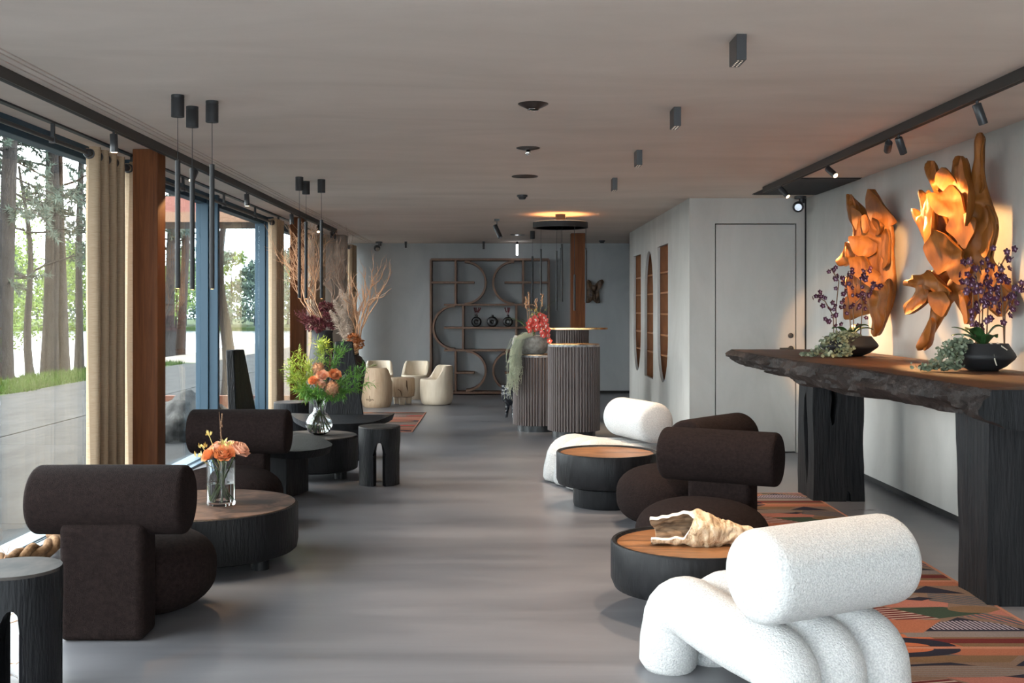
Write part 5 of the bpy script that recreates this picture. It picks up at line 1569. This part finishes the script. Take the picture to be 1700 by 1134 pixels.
for k in range(16):
    a = random.uniform(0, 6.28); h = heads[k % 5]
    mb.tube(bez((0.06 * math.cos(a), 0.06 * math.sin(a), 0.025), (0.03 * math.cos(a + 2.6), 0.03 * math.sin(a + 2.6), 0.15), (h[0] * 0.7, h[1] * 0.7, h[2] - 0.03), 6), 0.003, 5)
mb.build('stem_bundle', 'green_stem', t, 60)
for (x, y, z) in ((-0.11, -0.02, 0.36), (-0.075, 0.0, 0.43), (0.02, -0.05, 0.385), (-0.12, -0.04, 0.305), (0.055, -0.04, 0.375)):
    mb = MB()
    mb.tube(bez((0, 0, 0.2), (x * 0.6, y * 0.6, z - 0.08), (x, y, z - 0.01), 6), 0.002, 5)
    for k in range(12):
        blade(mb, (x + random.gauss(0, .012), y + random.gauss(0, .012), z - 0.02), (random.gauss(0, .55), random.gauss(0, .55), 1), random.uniform(0.025, 0.045), 0.006)
    mb.build('yellow_bud_spray', 'yellow_bud', t, None, recalc=False)
mb = MB(); mb.tube(bez((0.0, 0, 0.25), (0.005, 0, 0.4), (-0.012, 0.0, 0.555), 8), [0.0035] * 6 + [0.003, 0.002, 0.001], 5)
for k in range(14):
    z = 0.36 + 0.19 * k / 14; superell(mb, (0.003 + random.gauss(0, .004), random.gauss(0, .004), z), (0.005, 0.005, 0.009), 1, 1, 6, 4)
mb.build('bud_twig', 'twig_dark', t, 60)

# globe vase with wild flowers
VX, VY, VZ = -1.643, 9.86, 0.379
t = thing('globe_vase', 'clear glass globe vase with a flared neck on the dark round table', 'vase', (VX, VY, VZ))
prof_o = [(0.0, 0.0), (0.05, 0.002), (0.095, 0.03), (0.122, 0.085), (0.118, 0.13), (0.09, 0.18), (0.06, 0.205), (0.052, 0.235), (0.054, 0.30), (0.066, 0.335), (0.082, 0.36)]
prof_i = [(r - 0.003, z + (0.012 if i < 2 else 0)) for i, (r, z) in enumerate(prof_o) if i > 0]
MB().lathe(prof_o + list(reversed(prof_i)) + [(0.0, 0.014)], 48).build('glass', 'vase_glass', t, 60)
MB().lathe([(0.0, 0.0145)] + [(r - 0.0033, max(z, 0.0145)) for r, z in prof_o[1:6]] + [(0.0, 0.18)], 48).build('water', 'water_clear', t, 60)
random.seed(33)
t = thing('wildflower_bouquet', 'loose bouquet of lime foliage and orange roses in the globe vase', 'bouquet', (VX, VY, VZ))
mb = MB()
for k in range(22):
    a = 2 * math.pi * k / 22
    mb.tube(bez((0.09 * math.cos(a), 0.09 * math.sin(a), 0.05), (0.0, 0.0, 0.22), (0.06 * math.cos(a + 2.9), 0.06 * math.sin(a + 2.9), 0.40), 7), 0.0028, 5)
mb.build('stem_bundle', 'green_stem', t, 60)
for i, (x, y, z, r, m) in enumerate([(0.045, -0.10, 0.545, 0.052, 'rose_peach'), (0.035, -0.13, 0.465, 0.042, 'rose_peach'), (-0.03, -0.12, 0.50, 0.045, 'rose_orange'), (0.15, -0.06, 0.55, 0.055, 'rose_orange')]):
    mb = MB(); rose_mesh(mb, (x, y, z), r, (x * 2, -0.7, 0.6)); mb.build('rose', m, t, 60, recalc=False)
for i, (x, y, z, r) in enumerate([(0.13, -0.10, 0.43, 0.075), (0.0, -0.04, 0.60, 0.06)]):
    mb = MB(); superell(mb, (x, y, z), (r * 0.8, r * 0.8, r * 0.8), 1, 1, 16, 10); fluff(mb, (x, y, z), r * 0.85, 420, 0.028, 0.0035); mb.build('pincushion_flower', 'protea', t, 60, recalc=False)
def sprig(tip, n, L, mat, start=(0, 0, 0.34)):
    mb = MB(); tip = Vector(tip); st = Vector(start)
    path = bez(st, (tip.x * 0.35, tip.y * 0.35, max(st.z, tip.z * 0.75)), tip, 12)
    mb.tube(path, [0.003 - 0.00018 * i for i in range(13)], 4)
    for k in range(n):
        s = random.uniform(0.42, 1.0); i = min(11, int(s * 12)); p = path[i].lerp(path[i + 1], s * 12 - i)
        d = (path[i + 1] - path[i]).normalized()
        dd = d * 0.6 + Vector((random.gauss(0, 1), random.gauss(0, 1), random.gauss(0, 0.8))).normalized()
        q = p + dd.normalized() * L * random.uniform(0.35, 0.8)
        mb.tube([p, q], 0.0012, 3, caps=False)
        for m in range(7):
            blade(mb, p.lerp(q, (m + 1) / 7), dd + Vector((random.gauss(0, .7), random.gauss(0, .7), random.gauss(0, .7))), random.uniform(0.035, 0.075), 0.0036, bend=random.uniform(-0.3, 0.2))
    mb.build('foliage_sprig', mat, t, None, recalc=False)
for tip in [(-0.22, -0.02, 0.66), (-0.16, -0.06, 0.70), (-0.20, -0.08, 0.55), (-0.26, 0.02, 0.58), (0.0, 0.0, 0.84), (0.045, 0.02, 0.80), (-0.20, -0.03, 0.45), (-0.12, 0.05, 0.64), (-0.24, -0.05, 0.50)]:
    sprig((tip[0] * 1.12, tip[1], tip[2] * 1.04), 26, 0.11, 'leaf_lime')
for tip in [(0.17, 0.05, 0.78), (0.20, 0.0, 0.74), (0.36, 0.0, 0.50), (0.42, -0.03, 0.47), (0.30, 0.03, 0.56), (0.40, 0.05, 0.60), (-0.10, -0.12, 0.42), (0.0, -0.14, 0.40), (0.22, -0.08, 0.38), (-0.16, -0.06, 0.40), (0.10, -0.1, 0.36)]:
    sprig((tip[0] * 1.08, tip[1], tip[2] * 1.02), 24, 0.10, 'leaf_green')
mb = MB(); mb.tube(bez((0.05, 0, 0.36), (0.08, 0, 0.6), (0.115, 0.02, 0.78), 8), 0.003, 5)
for k in range(30): superell(mb, (0.085 + 0.03 * k / 30 + random.gauss(0, .008), random.gauss(0, .008), 0.58 + 0.2 * k / 30), (0.006, 0.006, 0.009), 1, 1, 5, 4)
mb.build('seed_spike', 'twig_dark', t, 60)

# tall floor vases with dried arrangements
V1 = Vector((-2.13, 13.0, 0)); V2 = Vector((-1.735, 12.6, 0))
o = MB().lathe([(0.0, 0.0), (0.19, 0.0), (0.215, 0.06), (0.215, 0.40), (0.19, 0.75), (0.145, 1.02), (0.125, 1.16), (0.122, 1.235), (0.130, 1.255), (0.128, 1.268), (0.112, 1.268), (0.108, 1.20), (0.12, 1.0), (0.0, 0.6)], 48).build(
    'floor_vase', 'black_matte', None, 60, loc=V1)
tag(o, 'tall matte black floor vase full of burgundy flowers and branches', 'vase')
o = MB().lathe([(0.0, 0.0), (0.075, 0.0), (0.085, 0.02), (0.10, 0.30), (0.15, 0.66), (0.178, 0.82), (0.168, 0.90), (0.125, 0.965), (0.095, 0.985), (0.098, 1.01), (0.085, 1.012), (0.082, 0.98), (0.12, 0.90), (0.0, 0.5)], 48).build(
    'floor_vase', 'brown_ceramic', None, 60, loc=V2)
tag(o, 'dark brown shouldered floor vase holding pampas and an orange branch', 'vase')
random.seed(51)
t = thing('dried_arrangement', 'dried vines, burgundy flowers and twisted branches in the tall black vase', 'dried flowers', V1 + Vector((0, 0, 1.0)))
for k, (dx, dz, L) in enumerate([(-0.34, 1.0, 0.85), (-0.28, 1.0, 0.9), (-0.40, 1.0, 0.78), (-0.20, 1.0, 0.92), (-0.12, 1, 0.9), (-0.32, 1.0, 0.95)]):
    mb = MB(); p0 = Vector((0.01 * k - 0.03, 0, 0.15)); p1 = Vector((dx * 0.62, random.gauss(0, .04), 0.62))
    mb.tube([p0, p0.lerp(p1, 0.5) + Vector((0.05, 0, 0)), p1], [0.009, 0.008, 0.007], 6)
    for m in range(3):
        branch(mb, p1, (dx * 0.25 + random.gauss(0, .12), random.gauss(0, 0.2), 1), L * 0.75, 0.007, 2, 0.4, 0.35, 0.40, 4)
    mb.v = [(a, b, min(c, 1.58 - 0.02 * abs(math.sin(a * 40 + b * 30)))) for a, b, c in mb.v]
    mb.build('twisted_branch', 'twig', t, 60)
for k in range(14):
    mb = MB(); a = random.uniform(-0.18, 0.26); top = random.uniform(0.9, 1.5)
    side = 0.13 if k % 2 else -0.11
    path = [Vector((0, 0, 0.1)), Vector((0.02, 0, 0.34)), Vector((side + random.gauss(0, .03), random.gauss(0, .05), 0.56)), Vector((side * 1.3 + a * 0.4, random.gauss(0, .06), 0.74)), Vector((a * 0.7, random.gauss(0, .07), 0.92)),
            Vector((a + random.gauss(0, .03), random.gauss(0, .08), top * 0.85)), Vector((a * 1.15 + random.gauss(0, .05), random.gauss(0, .1), top))]
    pp = []
    for i in range(len(path) - 1):
        for s in range(4): pp.append(path[i].lerp(path[i + 1], s / 4) + Vector((random.gauss(0, .005), random.gauss(0, .005), 0)))
    mb.tube(pp, [max(0.002, 0.010 * (1 - i / len(pp))) for i in range(len(pp))], 6)
    for m in range(5):
        branch(mb, pp[random.randint(10, len(pp) - 1)], (random.gauss(0, .3), random.gauss(0, .3), 1), 0.35, 0.003, 1, 0.3, 0.4, 0.4, 3)
    mb.v = [(a, b, min(c, 1.55 - 0.03 * abs(math.sin(a * 40 + b * 30)))) for a, b, c in mb.v]
    mb.build('dried_vine', 'vine_dry', t, 60)
for (x, y, z, r, n) in [(-0.11, -0.08, 0.35, 0.085, 420), (-0.02, -0.12, 0.33, 0.075, 380), (0.09, -0.10, 0.40, 0.085, 420), (0.12, -0.05, 0.50, 0.09, 420), (0.14, -0.08, 0.36, 0.07, 320), (0.03, -0.1, 0.55, 0.05, 200)]:
    mb = MB(); fluff(mb, (x, y, z), r, n, 0.035, 0.009); mb.build('burgundy_flower', 'burgundy', t, None, recalc=False)
mb = MB()
for k in range(40):
    p = Vector((-0.08, -0.05, 0.30)); d = Vector((-0.65 + random.gauss(0, .25), random.gauss(0, .3), 0.75 + random.gauss(0, .2))).normalized(); L = random.uniform(0.15, 0.32)
    mb.tube([p, p + d * L], 0.0015, 3, caps=False)
    for m in range(8): blade(mb, p + d * L * (0.4 + 0.6 * m / 8), d + Vector((random.gauss(0, .7), random.gauss(0, .7), random.gauss(0, .7))), 0.035, 0.004)
mb.build('burgundy_plume', 'burgundy', t, None, recalc=False)
random.seed(52)
t = thing('pampas_arrangement', 'beige pampas plumes, orange hydrangea and a twisted branch in the brown vase', 'dried flowers', V2 + Vector((0, 0, 0.9)))
for (x, y, z, tilt) in [(-0.05, 0.02, 0.85, -0.20), (-0.02, 0.0, 0.80, -0.12), (-0.12, 0.03, 0.72, -0.22), (0.0, 0.03, 0.92, -0.05), (-0.17, 0.0, 0.60, -0.2), (-0.06, -0.03, 0.62, -0.08)]:
    mb = MB(); st = Vector((0, 0, 0.05)); tip = Vector((x + tilt * 0.35, y, z)); path = bez(st, (x * 0.4, y, z * 0.6), tip, 12)
    mb.tube(path, 0.0028, 4)
    for k in range(1100):
        s = random.uniform(0.30, 1.0); i = min(11, int(s * 12)); p = path[i].lerp(path[i + 1], s * 12 - i)
        wdt = 0.085 * math.sin(math.pi * (s - 0.24) / 0.80) ** 0.7
        d = Vector((random.gauss(0, 1), random.gauss(0, 1), random.gauss(0, .5) + 0.8)).normalized()
        blade(mb, p, d, wdt * random.uniform(0.6, 1.2), 0.0028, bend=-0.25)
    mb.build('pampas_plume', 'pampas', t, None, recalc=False)
for k, (dx, L) in enumerate([(0.02, 0.72), (0.14, 0.62), (0.07, 0.78), (-0.04, 0.85)]):
    mb = MB(); p0 = Vector((0.03, 0, 0.06)); p1 = Vector((0.06 + 0.018 * k, random.gauss(0, .03), 0.38)); mb.tube([p0, p0.lerp(p1, 0.55) + Vector((0.025, 0, 0)), p1], [0.011, 0.010, 0.009], 6)
    for m in range(2): branch(mb, p1, (dx * 0.8 + random.gauss(0, .06), random.gauss(0, .12), 1), L * 0.70, 0.010, 2, 0.38, 0.55, 0.34, 5)
    mb.build('twisted_branch', 'twig', t, 60)
for (x, y, z, r, m) in [(0.035, -0.06, 0.27, 0.065, 'hydrangea_orange'), (0.10, -0.05, 0.22, 0.062, 'hydrangea_orange'), (0.045, -0.08, 0.16, 0.06, 'hydrangea_tan'), (0.01, -0.07, 0.12, 0.045, 'hydrangea_tan')]:
    mb = MB(); fluff(mb, (x, y, z), r, 320, 0.024, 0.012); mb.build('hydrangea_head', m, t, None, recalc=False)

# stone pot with red orchids and hanging moss on the low counter
PX, PY, PZ = 0.39, 13.60, 0.957
o = MB().lathe([(0.0, 0.0), (0.14, 0.0), (0.17, 0.012), (0.225, 0.08), (0.24, 0.14), (0.225, 0.20), (0.205, 0.235), (0.19, 0.235), (0.20, 0.20), (0.0, 0.17)], 48, wob=rough_wob(31, 0.01)).build('stone_pot', 'stone_pot', None, 60, loc=(PX, PY, PZ))
tag(o, 'weathered grey stone pot on the low fluted counter', 'pot')
random.seed(71)
def flower_mesh(name, r, pet, lip, n=5):
    mb = MB()
    for k in range(n):
        a = 2 * math.pi * k / n + math.pi / 2; w = 0.42 if k % 2 else 0.34
        v = [(0, 0, 0)]
        for i, (s, o_) in enumerate(((0.4, -w), (0.75, -w * 0.9), (1.0, 0), (0.75, w * 0.9), (0.4, w))):
            v.append((r * (s * math.cos(a) - o_ * math.sin(a)), -0.12 * r * s, r * (s * math.sin(a) + o_ * math.cos(a))))
        mb.add(v, [(0, 1, 2, 3), (0, 3, 4, 5)], 0)
    mb.add([(0, -0.3 * r, 0.1 * r), (-0.26 * r, -0.4 * r, -0.15 * r), (0, -0.55 * r, -0.5 * r), (0.26 * r, -0.4 * r, -0.15 * r)], [(0, 1, 2, 3)], 1)
    mb.add([(-0.16 * r, -0.2 * r, 0.12 * r), (0, -0.25 * r, 0.26 * r), (0.16 * r, -0.2 * r, 0.12 * r), (0, -0.3 * r, 0.0)], [(0, 1, 2, 3)], 1)
    me = bpy.data.meshes.new(name); me.from_pydata(mb.v, [], mb.f)
    for m in (pet, lip): me.materials.append(MATS[m])
    me.polygons.foreach_set('material_index', mb.m)
    return me
red_me = flower_mesh('red_flower', 0.047, 'orchid_red', 'orchid_white')
purple_me = flower_mesh('orchid_flower', 0.024, 'orchid_purple', 'orchid_lilac')
def put_flower(name, me, parent, p, rz, rx, s):
    o = bpy.data.objects.new(name, me); COL.objects.link(o); o.parent = parent
    o.location = p; o.rotation_euler = (rx, random.uniform(-0.4, 0.4), rz); o.scale = (s, s, s)
t = thing('red_orchid', 'red orchid with arching flower sprays and strap leaves in the stone pot', 'orchid', (PX, PY, PZ + 0.2))
for (ex, ez, drop, top) in [(0.20, 0.05, 0.20, 0.30), (0.23, -0.02, 0.24, 0.27), (0.06, 0.10, 0.16, 0.26), (-0.02, 0.06, 0.12, 0.22), (0.14, 0.05, 0.16, 0.22)]:
    path = bez((0.03, 0, 0.0), (ex * 0.55, -0.1, top * 1.75), (ex, -0.17, ez), 14)
    MB().tube(path, 0.0035, 5).build('flower_stem', 'green_stem', t, 60)
    for k in range(6, 15):
        p = path[min(k, 14)]
        put_flower('flower', red_me, t, p + Vector((random.gauss(0, .012), -0.02, random.gauss(0, .012))), random.gauss(0, .5), random.gauss(0, .3), random.uniform(0.75, 1.0))
for k, (tip, h, w) in enumerate([((-0.33, -0.05, 0.24), 0.30, 0.022), ((-0.22, -0.08, 0.19), 0.30, 0.020), ((-0.15, -0.03, 0.22), 0.3, 0.02), ((0.38, 0.05, 0.50), 0.42, 0.018), ((0.20, 0.08, 0.55), 0.42, 0.014), ((0.02, 0.05, 0.42), 0.3, 0.014), ((0.08, 0.04, 0.46), 0.3, 0.014), ((0.14, 0.05, 0.40), 0.3, 0.014)]):
    path = bez((0, 0, 0), (tip[0] * 0.35, tip[1] * 0.35, h), tip, 10); v = []; f = []
    for i, p in enumerate(path):
        ww = w * math.sin(math.pi * (0.12 + 0.88 * i / 10)) + 0.001
        v += [(p.x, p.y - ww, p.z), (p.x, p.y, p.z - ww * 0.35), (p.x, p.y + ww, p.z), ]
    for i in range(10): f += [(3 * i, 3 * i + 1, 3 * i + 4, 3 * i + 3), (3 * i + 1, 3 * i + 2, 3 * i + 5, 3 * i + 4)]
    mb = MB(); mb.add(v, f); mb.build('strap_leaf', 'leaf_orchid', t, 60, recalc=False)
for (x, top) in [(-0.05, 0.52), (-0.025, 0.58), (0.05, 0.50), (0.11, 0.56)]:
    mb = MB(); mb.tube(bez((x * 0.4, 0.03, 0), (x, 0.03, top * 0.5), (x * 1.3 + 0.01, 0.02, top), 8), 0.003, 4)
    for k in range(16): superell(mb, (x * 1.25 + random.gauss(0, .008), 0.02, top * (0.72 + 0.28 * k / 16)), (0.008, 0.008, 0.012), 1, 1, 6, 4)
    mb.build('dry_spike', 'twig', t, 60)
mb = MB()
for k in range(60):
    p = Vector((random.gauss(0.06, .05), random.gauss(-0.02, .04), random.uniform(0.12, 0.36))); superell(mb, p, (0.007, 0.007, 0.009), 1, 1, 5, 4)
mb.build('yellow_bud_spray', 'yellow_bud', t, 60)
t = thing('hanging_moss', 'pale grey-green moss trailing from the stone pot down the counter', 'moss', (PX - 0.07, PY - 0.12, PZ))
mb = MB()
for k in range(190):
    a = random.uniform(0, 1); x0 = random.gauss(-0.03, 0.032); y0 = random.gauss(-0.09, 0.04); L = random.uniform(0.12, 0.72) * (1.0 - 0.55 * min(1, max(0, (x0 + 0.05) / 0.15)))
    p = Vector((x0 + 0.06, y0 + 0.03, 0.25 + random.uniform(-0.03, 0.03))); pts = [p, Vector((x0 - 0.05, y0 - 0.04, 0.20))]
    n = max(2, int(L / 0.07)); q = Vector((x0 - 0.09, y0 - 0.06, 0.16))
    for i in range(n):
        q = q + Vector((random.gauss(-0.004, .014), random.gauss(0, .012), -L / n)); pts.append(q.copy())
    mb.tube(pts, [0.0028] * len(pts), 3, caps=False)
    for m in range(2, len(pts)):
        for kk in range(2): blade(mb, pts[m], (random.gauss(0, 1), random.gauss(0, 1), -0.6), 0.03, 0.003)
stuff(mb.build('moss_strand_mass', 'moss_pale', t, None, recalc=False))

# orchids in black bowls on the console
def orchid_bowl(where, x, y, r, h, seed, spikes, leaves, trail, roots=False):
    z = 1.152
    o = MB().lathe([(0.0, 0.0), (r * 0.42, 0.0), (r * 0.70, h * 0.16), (r * 0.95, h * 0.42), (r, h * 0.52), (r * 0.97, h * 0.62), (r * 0.80, h * 0.92), (r * 0.76, h), (r * 0.70, h), (r * 0.66, h * 0.85), (0.0, h * 0.8)], 56).build(
        'planter_bowl', 'black_matte', None, 60, loc=(x, y, z))
    tag(o, 'shallow black planter bowl %s' % where, 'bowl', 'bowls on the console')
    MB().lathe([(r * 0.66, h * 0.88), (0.0, h * 0.93)], 40).build('soil', 'soil', o, 60)
    random.seed(seed)
    t = thing('purple_orchid', 'purple flecked orchid in the black bowl %s' % where, 'orchid', (x, y, z + h * 0.85), 0, 'orchids on the console')
    for (bx, by, pts) in spikes:
        path = [Vector(p) for p in pts]
        pp = []
        for i in range(len(path) - 1):
            for s in range(6): pp.append(path[i].lerp(path[i + 1], s / 6))
        pp.append(path[-1])
        MB().tube(pp, 0.0042, 6).build('flower_stem', 'twig_dark', t, 60)
        for k in range(int(bx * 2.3)):
            i = len(pp) - 1 - int(k * by * 0.40); i = max(3, i)
            side = (-1) ** k
            p = pp[i] + Vector((side * random.uniform(0.005, 0.045), random.gauss(-0.02, .025), random.gauss(0, .02)))
            put_flower('flower', purple_me, t, p, random.gauss(0.2, .7), random.gauss(0, .3), random.uniform(0.8, 1.05))
    for (tip, w, hh) in leaves:
        path = bez((0, 0, 0), (tip[0] * 0.5, tip[1] * 0.5, hh), tip, 10); v = []; f = []
        d = Vector((tip[0], tip[1], 0)).normalized(); sd = Vector((-d.y, d.x, 0))
        for i, p in enumerate(path):
            ww = w * math.sin(math.pi * (0.10 + 0.88 * i / 10)) ** 0.8
            for s in (-1, -0.5, 0, 0.5, 1): v.append(p + sd * ww * s + Vector((0, 0, 0.25 * ww * abs(s))))
        for i in range(10):
            for s in range(4): f.append((5 * i + s, 5 * i + s + 1, 5 * i + s + 6, 5 * i + s + 5))
        mb = MB(); mb.add(v, f); o2 = mb.build('broad_leaf', 'leaf_dark', t, 60, recalc=False)
        sm = o2.modifiers.new('thick', 'SOLIDIFY'); sm.thickness = 0.003
    if roots:
        MB().tube([(0.0, -r * 0.55, 0.03), (0.01, -r * 0.80, 0.0), (-0.015, -r * 0.95, -0.04), (-0.012, -r * 1.0, -0.07), (0.0, -r * 0.98, -0.10)], [0.005, 0.005, 0.004, 0.004, 0.003], 6).tube(
            [(0.04, -r * 0.55, 0.03), (0.05, -r * 0.78, 0.01), (0.075, -r * 0.84, -0.01)], [0.005, 0.004, 0.003], 6).build('aerial_root', 'root_pale', t, 60)
    c = thing('trailing_plant', 'small-leaved silvery plant trailing over the bowl %s' % where, 'plant', (x, y, z), 0, 'trailing plants on the console')
    mb = MB(); st = MB()
    for (sx, sy, pts, n, wd) in trail:
        path = [Vector(p) for p in pts]
        for k in range(n):
            s = random.uniform(0, len(path) - 1.001); i = int(s); p = path[i].lerp(path[i + 1], s - i) + Vector((random.gauss(0, wd), random.gauss(0, wd), abs(random.gauss(0, wd * 0.55))))
            p.z = max(p.z, 0.006); a = random.uniform(0, 6.28); rr = random.uniform(0.007, 0.014)
            u = Vector((random.gauss(0, 1), random.gauss(-0.6, 1), random.gauss(0.3, 1))).normalized(); e1 = u.orthogonal().normalized(); e2 = u.cross(e1)
            mb.add([p + e1 * rr, p + (e1 * 0.4 + e2) * rr, p + (e2 - e1) * rr * 0.75, p - e1 * rr, p - (e1 * 0.5 + e2) * rr * 0.9, p + (e1 * 0.5 - e2) * rr * 0.9], [(0, 1, 2, 3, 4, 5)])
        st.tube(path, 0.002, 4)
    stuff(mb.build('leaf_mass', 'leaf_sage', c, None, recalc=False)); st.build('trailing_stem', 'green_stem', c, 60)

orchid_bowl('at the far end of the console', 2.775, 8.62, 0.225, 0.158, 81,
            [(9, 2.0, [(-0.10, 0, 0), (-0.11, -0.02, 0.24), (-0.09, -0.03, 0.46), (-0.16, -0.05, 0.56)]), (8, 2.0, [(-0.12, 0, 0), (-0.13, -0.02, 0.18), (-0.20, -0.03, 0.30), (-0.27, -0.05, 0.34)]),
             (9, 2.0, [(0.09, 0, 0), (0.10, -0.02, 0.26), (0.08, -0.02, 0.46), (0.13, -0.04, 0.56)]), (8, 2.0, [(0.02, 0, 0), (0.0, 0.0, 0.26), (-0.03, -0.02, 0.44), (-0.02, -0.05, 0.54)]), (7, 2.2, [(0.05, 0.02, 0), (0.03, 0.0, 0.26), (0.16, -0.02, 0.40), (0.20, -0.04, 0.43)])],
            [((-0.15, -0.05, 0.08), 0.045, 0.12), ((0.14, -0.06, 0.10), 0.05, 0.14), ((0.10, 0.05, 0.11), 0.04, 0.12), ((-0.06, -0.10, 0.05), 0.04, 0.1), ((0.20, 0.02, 0.07), 0.04, 0.12)],
            [(0, 0, [(-0.10, -0.10, 0.16), (-0.20, -0.16, 0.13), (-0.27, -0.18, 0.06), (-0.33, -0.20, 0.01), (-0.42, -0.22, 0.01)], 260, 0.026), (0, 0, [(-0.04, -0.12, 0.165), (-0.11, -0.21, 0.12), (-0.10, -0.25, 0.05), (-0.12, -0.27, 0.01), (-0.27, -0.25, 0.01)], 300, 0.030),
             (0, 0, [(-0.15, -0.05, 0.165), (-0.06, -0.12, 0.17), (0.02, -0.12, 0.165)], 110, 0.022)])
orchid_bowl('at the near end of the console', 2.94, 6.60, 0.187, 0.165, 82,
            [(10, 1.8, [(-0.02, 0, 0), (-0.03, -0.02, 0.26), (-0.06, -0.03, 0.46), (-0.13, -0.05, 0.53)]), (9, 2.0, [(0.0, 0.02, 0), (0.0, 0, 0.28), (0.02, -0.02, 0.44), (0.0, -0.05, 0.55)]), (9, 2.0, [(-0.04, 0, 0), (-0.06, 0, 0.22), (-0.07, -0.02, 0.38), (-0.15, -0.04, 0.42)]),
             (9, 2.0, [(0.13, 0, 0), (0.11, -0.02, 0.28), (0.09, -0.02, 0.48), (0.13, -0.04, 0.57)]), (7, 2.0, [(0.13, 0.0, 0), (0.13, -0.01, 0.22), (0.16, -0.03, 0.34), (0.21, -0.05, 0.38)]), (8, 2.2, [(0.02, 0.0, 0), (0.03, 0, 0.24), (0.05, -0.03, 0.36), (0.07, -0.06, 0.42)])],
            [((-0.13, -0.06, 0.10), 0.055, 0.15), ((0.10, -0.05, 0.12), 0.055, 0.16), ((0.04, -0.10, 0.06), 0.05, 0.1), ((-0.20, -0.02, 0.07), 0.03, 0.1), ((-0.17, 0.05, 0.12), 0.03, 0.12)],
            [(0, 0, [(-0.13, -0.04, 0.175), (-0.21, -0.06, 0.155), (-0.27, -0.08, 0.09), (-0.31, -0.10, 0.02), (-0.42, -0.12, 0.01)], 420, 0.030), (0, 0, [(-0.16, -0.06, 0.165), (-0.21, -0.12, 0.10), (-0.22, -0.14, 0.03), (-0.28, -0.16, 0.01)], 240, 0.028)], True)

# ------------------------------------------------------------------ driftwood, rope and twigs
def driftwood():
    t = thing('driftwood_log', 'pale hollow driftwood lying on the honey-topped table', 'driftwood', (1.01, 5.43, 0.338), R(-4))
    n, m = 80, 48; th = 0.016
    outer = []; inner = []
    for i in range(n + 1):
        s = i / n; x = -0.235 + 0.47 * s
        base = 0.070 + 0.032 * math.exp(-((s - 0.48) / 0.22) ** 2) - 0.030 * max(0, (s - 0.5) / 0.5)
        zc = 0.080 + 0.01 * math.sin(s * 5) - 0.006 * s
        cut = max(0.0, min(1.0, (0.40 - s) / 0.10)); cut = cut * cut * (3 - 2 * cut)       # the mouth opens towards the left and to us
        a0 = math.radians(-90 + 0 + (35) * cut) ; span = math.radians(360 - 150 * cut)
        # angle 0 = towards the viewer (-y), 90 = up; the opening looks up and forward
        st = math.radians(45) + math.radians(75) * cut
        for lst, off in ((outer, 0.0), (inner, -th)):
            row = []
            for k in range(m + 1):
                a = st + span * k / m
                w = 0.20 * noise.noise((s * 4, math.cos(a) * 1.2, math.sin(a) * 1.2)) + 0.15 * noise.noise((s * 11, math.cos(a) * 2.2, math.sin(a) * 2.2))
                fold = 0.045 * math.sin(s * 46 + 2.5 * math.cos(a) + 3 * w * 8) * max(0, min(1, (s - 0.4) / 0.15)) * 1.1
                r = base * (1 + w + fold) + off
                row.append((x + 0.02 * math.sin(a * 2) * (1 if i in (0, n) else 0.3), -r * math.cos(a) * 1.05, max(0.004, zc + r * math.sin(a))))
            lst.append(row)
    def sheet(name, rows, mat, flip):
        v = [p for r in rows for p in r]; f = []
        for i in range(n):
            for k in range(m):
                q = (i * (m + 1) + k, i * (m + 1) + k + 1, (i + 1) * (m + 1) + k + 1, (i + 1) * (m + 1) + k)
                f.append(tuple(reversed(q)) if flip else q)
        mb = MB(); mb.add(v, f); mb.build(name, mat, t, 60, recalc=False)
    sheet('outer_wood', outer, 'driftwood', False); sheet('inner_wood', inner, 'driftwood_inner', True)
    mb = MB()
    for i in range(n):
        for k in (0, m):
            mb.add([outer[i][k], outer[i + 1][k], inner[i + 1][k], inner[i][k]], [(0, 1, 2, 3)])
    for i in (0, n):
        for k in range(m): mb.add([outer[i][k], outer[i][k + 1], inner[i][k + 1], inner[i][k]], [(0, 1, 2, 3)])
    mb.build('cut_rim', 'driftwood_cut', t, None)
driftwood()

t = thing('braided_rope', 'thick braided brown rope lying along the nearest window sill', 'rope', (-2.80, 6.0, 0.0))
path = [Vector((-0.02 + 0.06 * math.sin(i * 0.35), -0.35 + 0.045 * i, 0.055 + 0.022 * math.sin(i * 0.6) ** 2)) for i in range(32)]
for k in range(3):
    pts = []
    for i, p in enumerate(path):
        a = i * 0.75 + 2 * math.pi * k / 3
        pts.append(p + Vector((0.028 * math.cos(a), 0, 0.024 * math.sin(a))))
    MB().tube(pts, 0.027, 10).build('rope_strand', 'rope', t, 60)
random.seed(91)
t = thing('twig_bundle', 'thin dry twigs on the floor behind the corner stool', 'twigs', (-2.30, 4.75, 0.01))
for k in range(7):
    mb = MB(); branch(mb, (random.gauss(0, .05), random.gauss(0, .05), 0.01 + 0.02 * k), (random.gauss(0.3, .3), random.gauss(0, .4), 0.05 + 0.05 * k), 0.30, 0.006, 2, 0.3, 0.12, 0.5, 3)
    for i, v_ in enumerate(mb.v): mb.v[i] = (v_[0], v_[1], max(0.002, v_[2]))
    mb.build('twig', 'twig', t, 60)
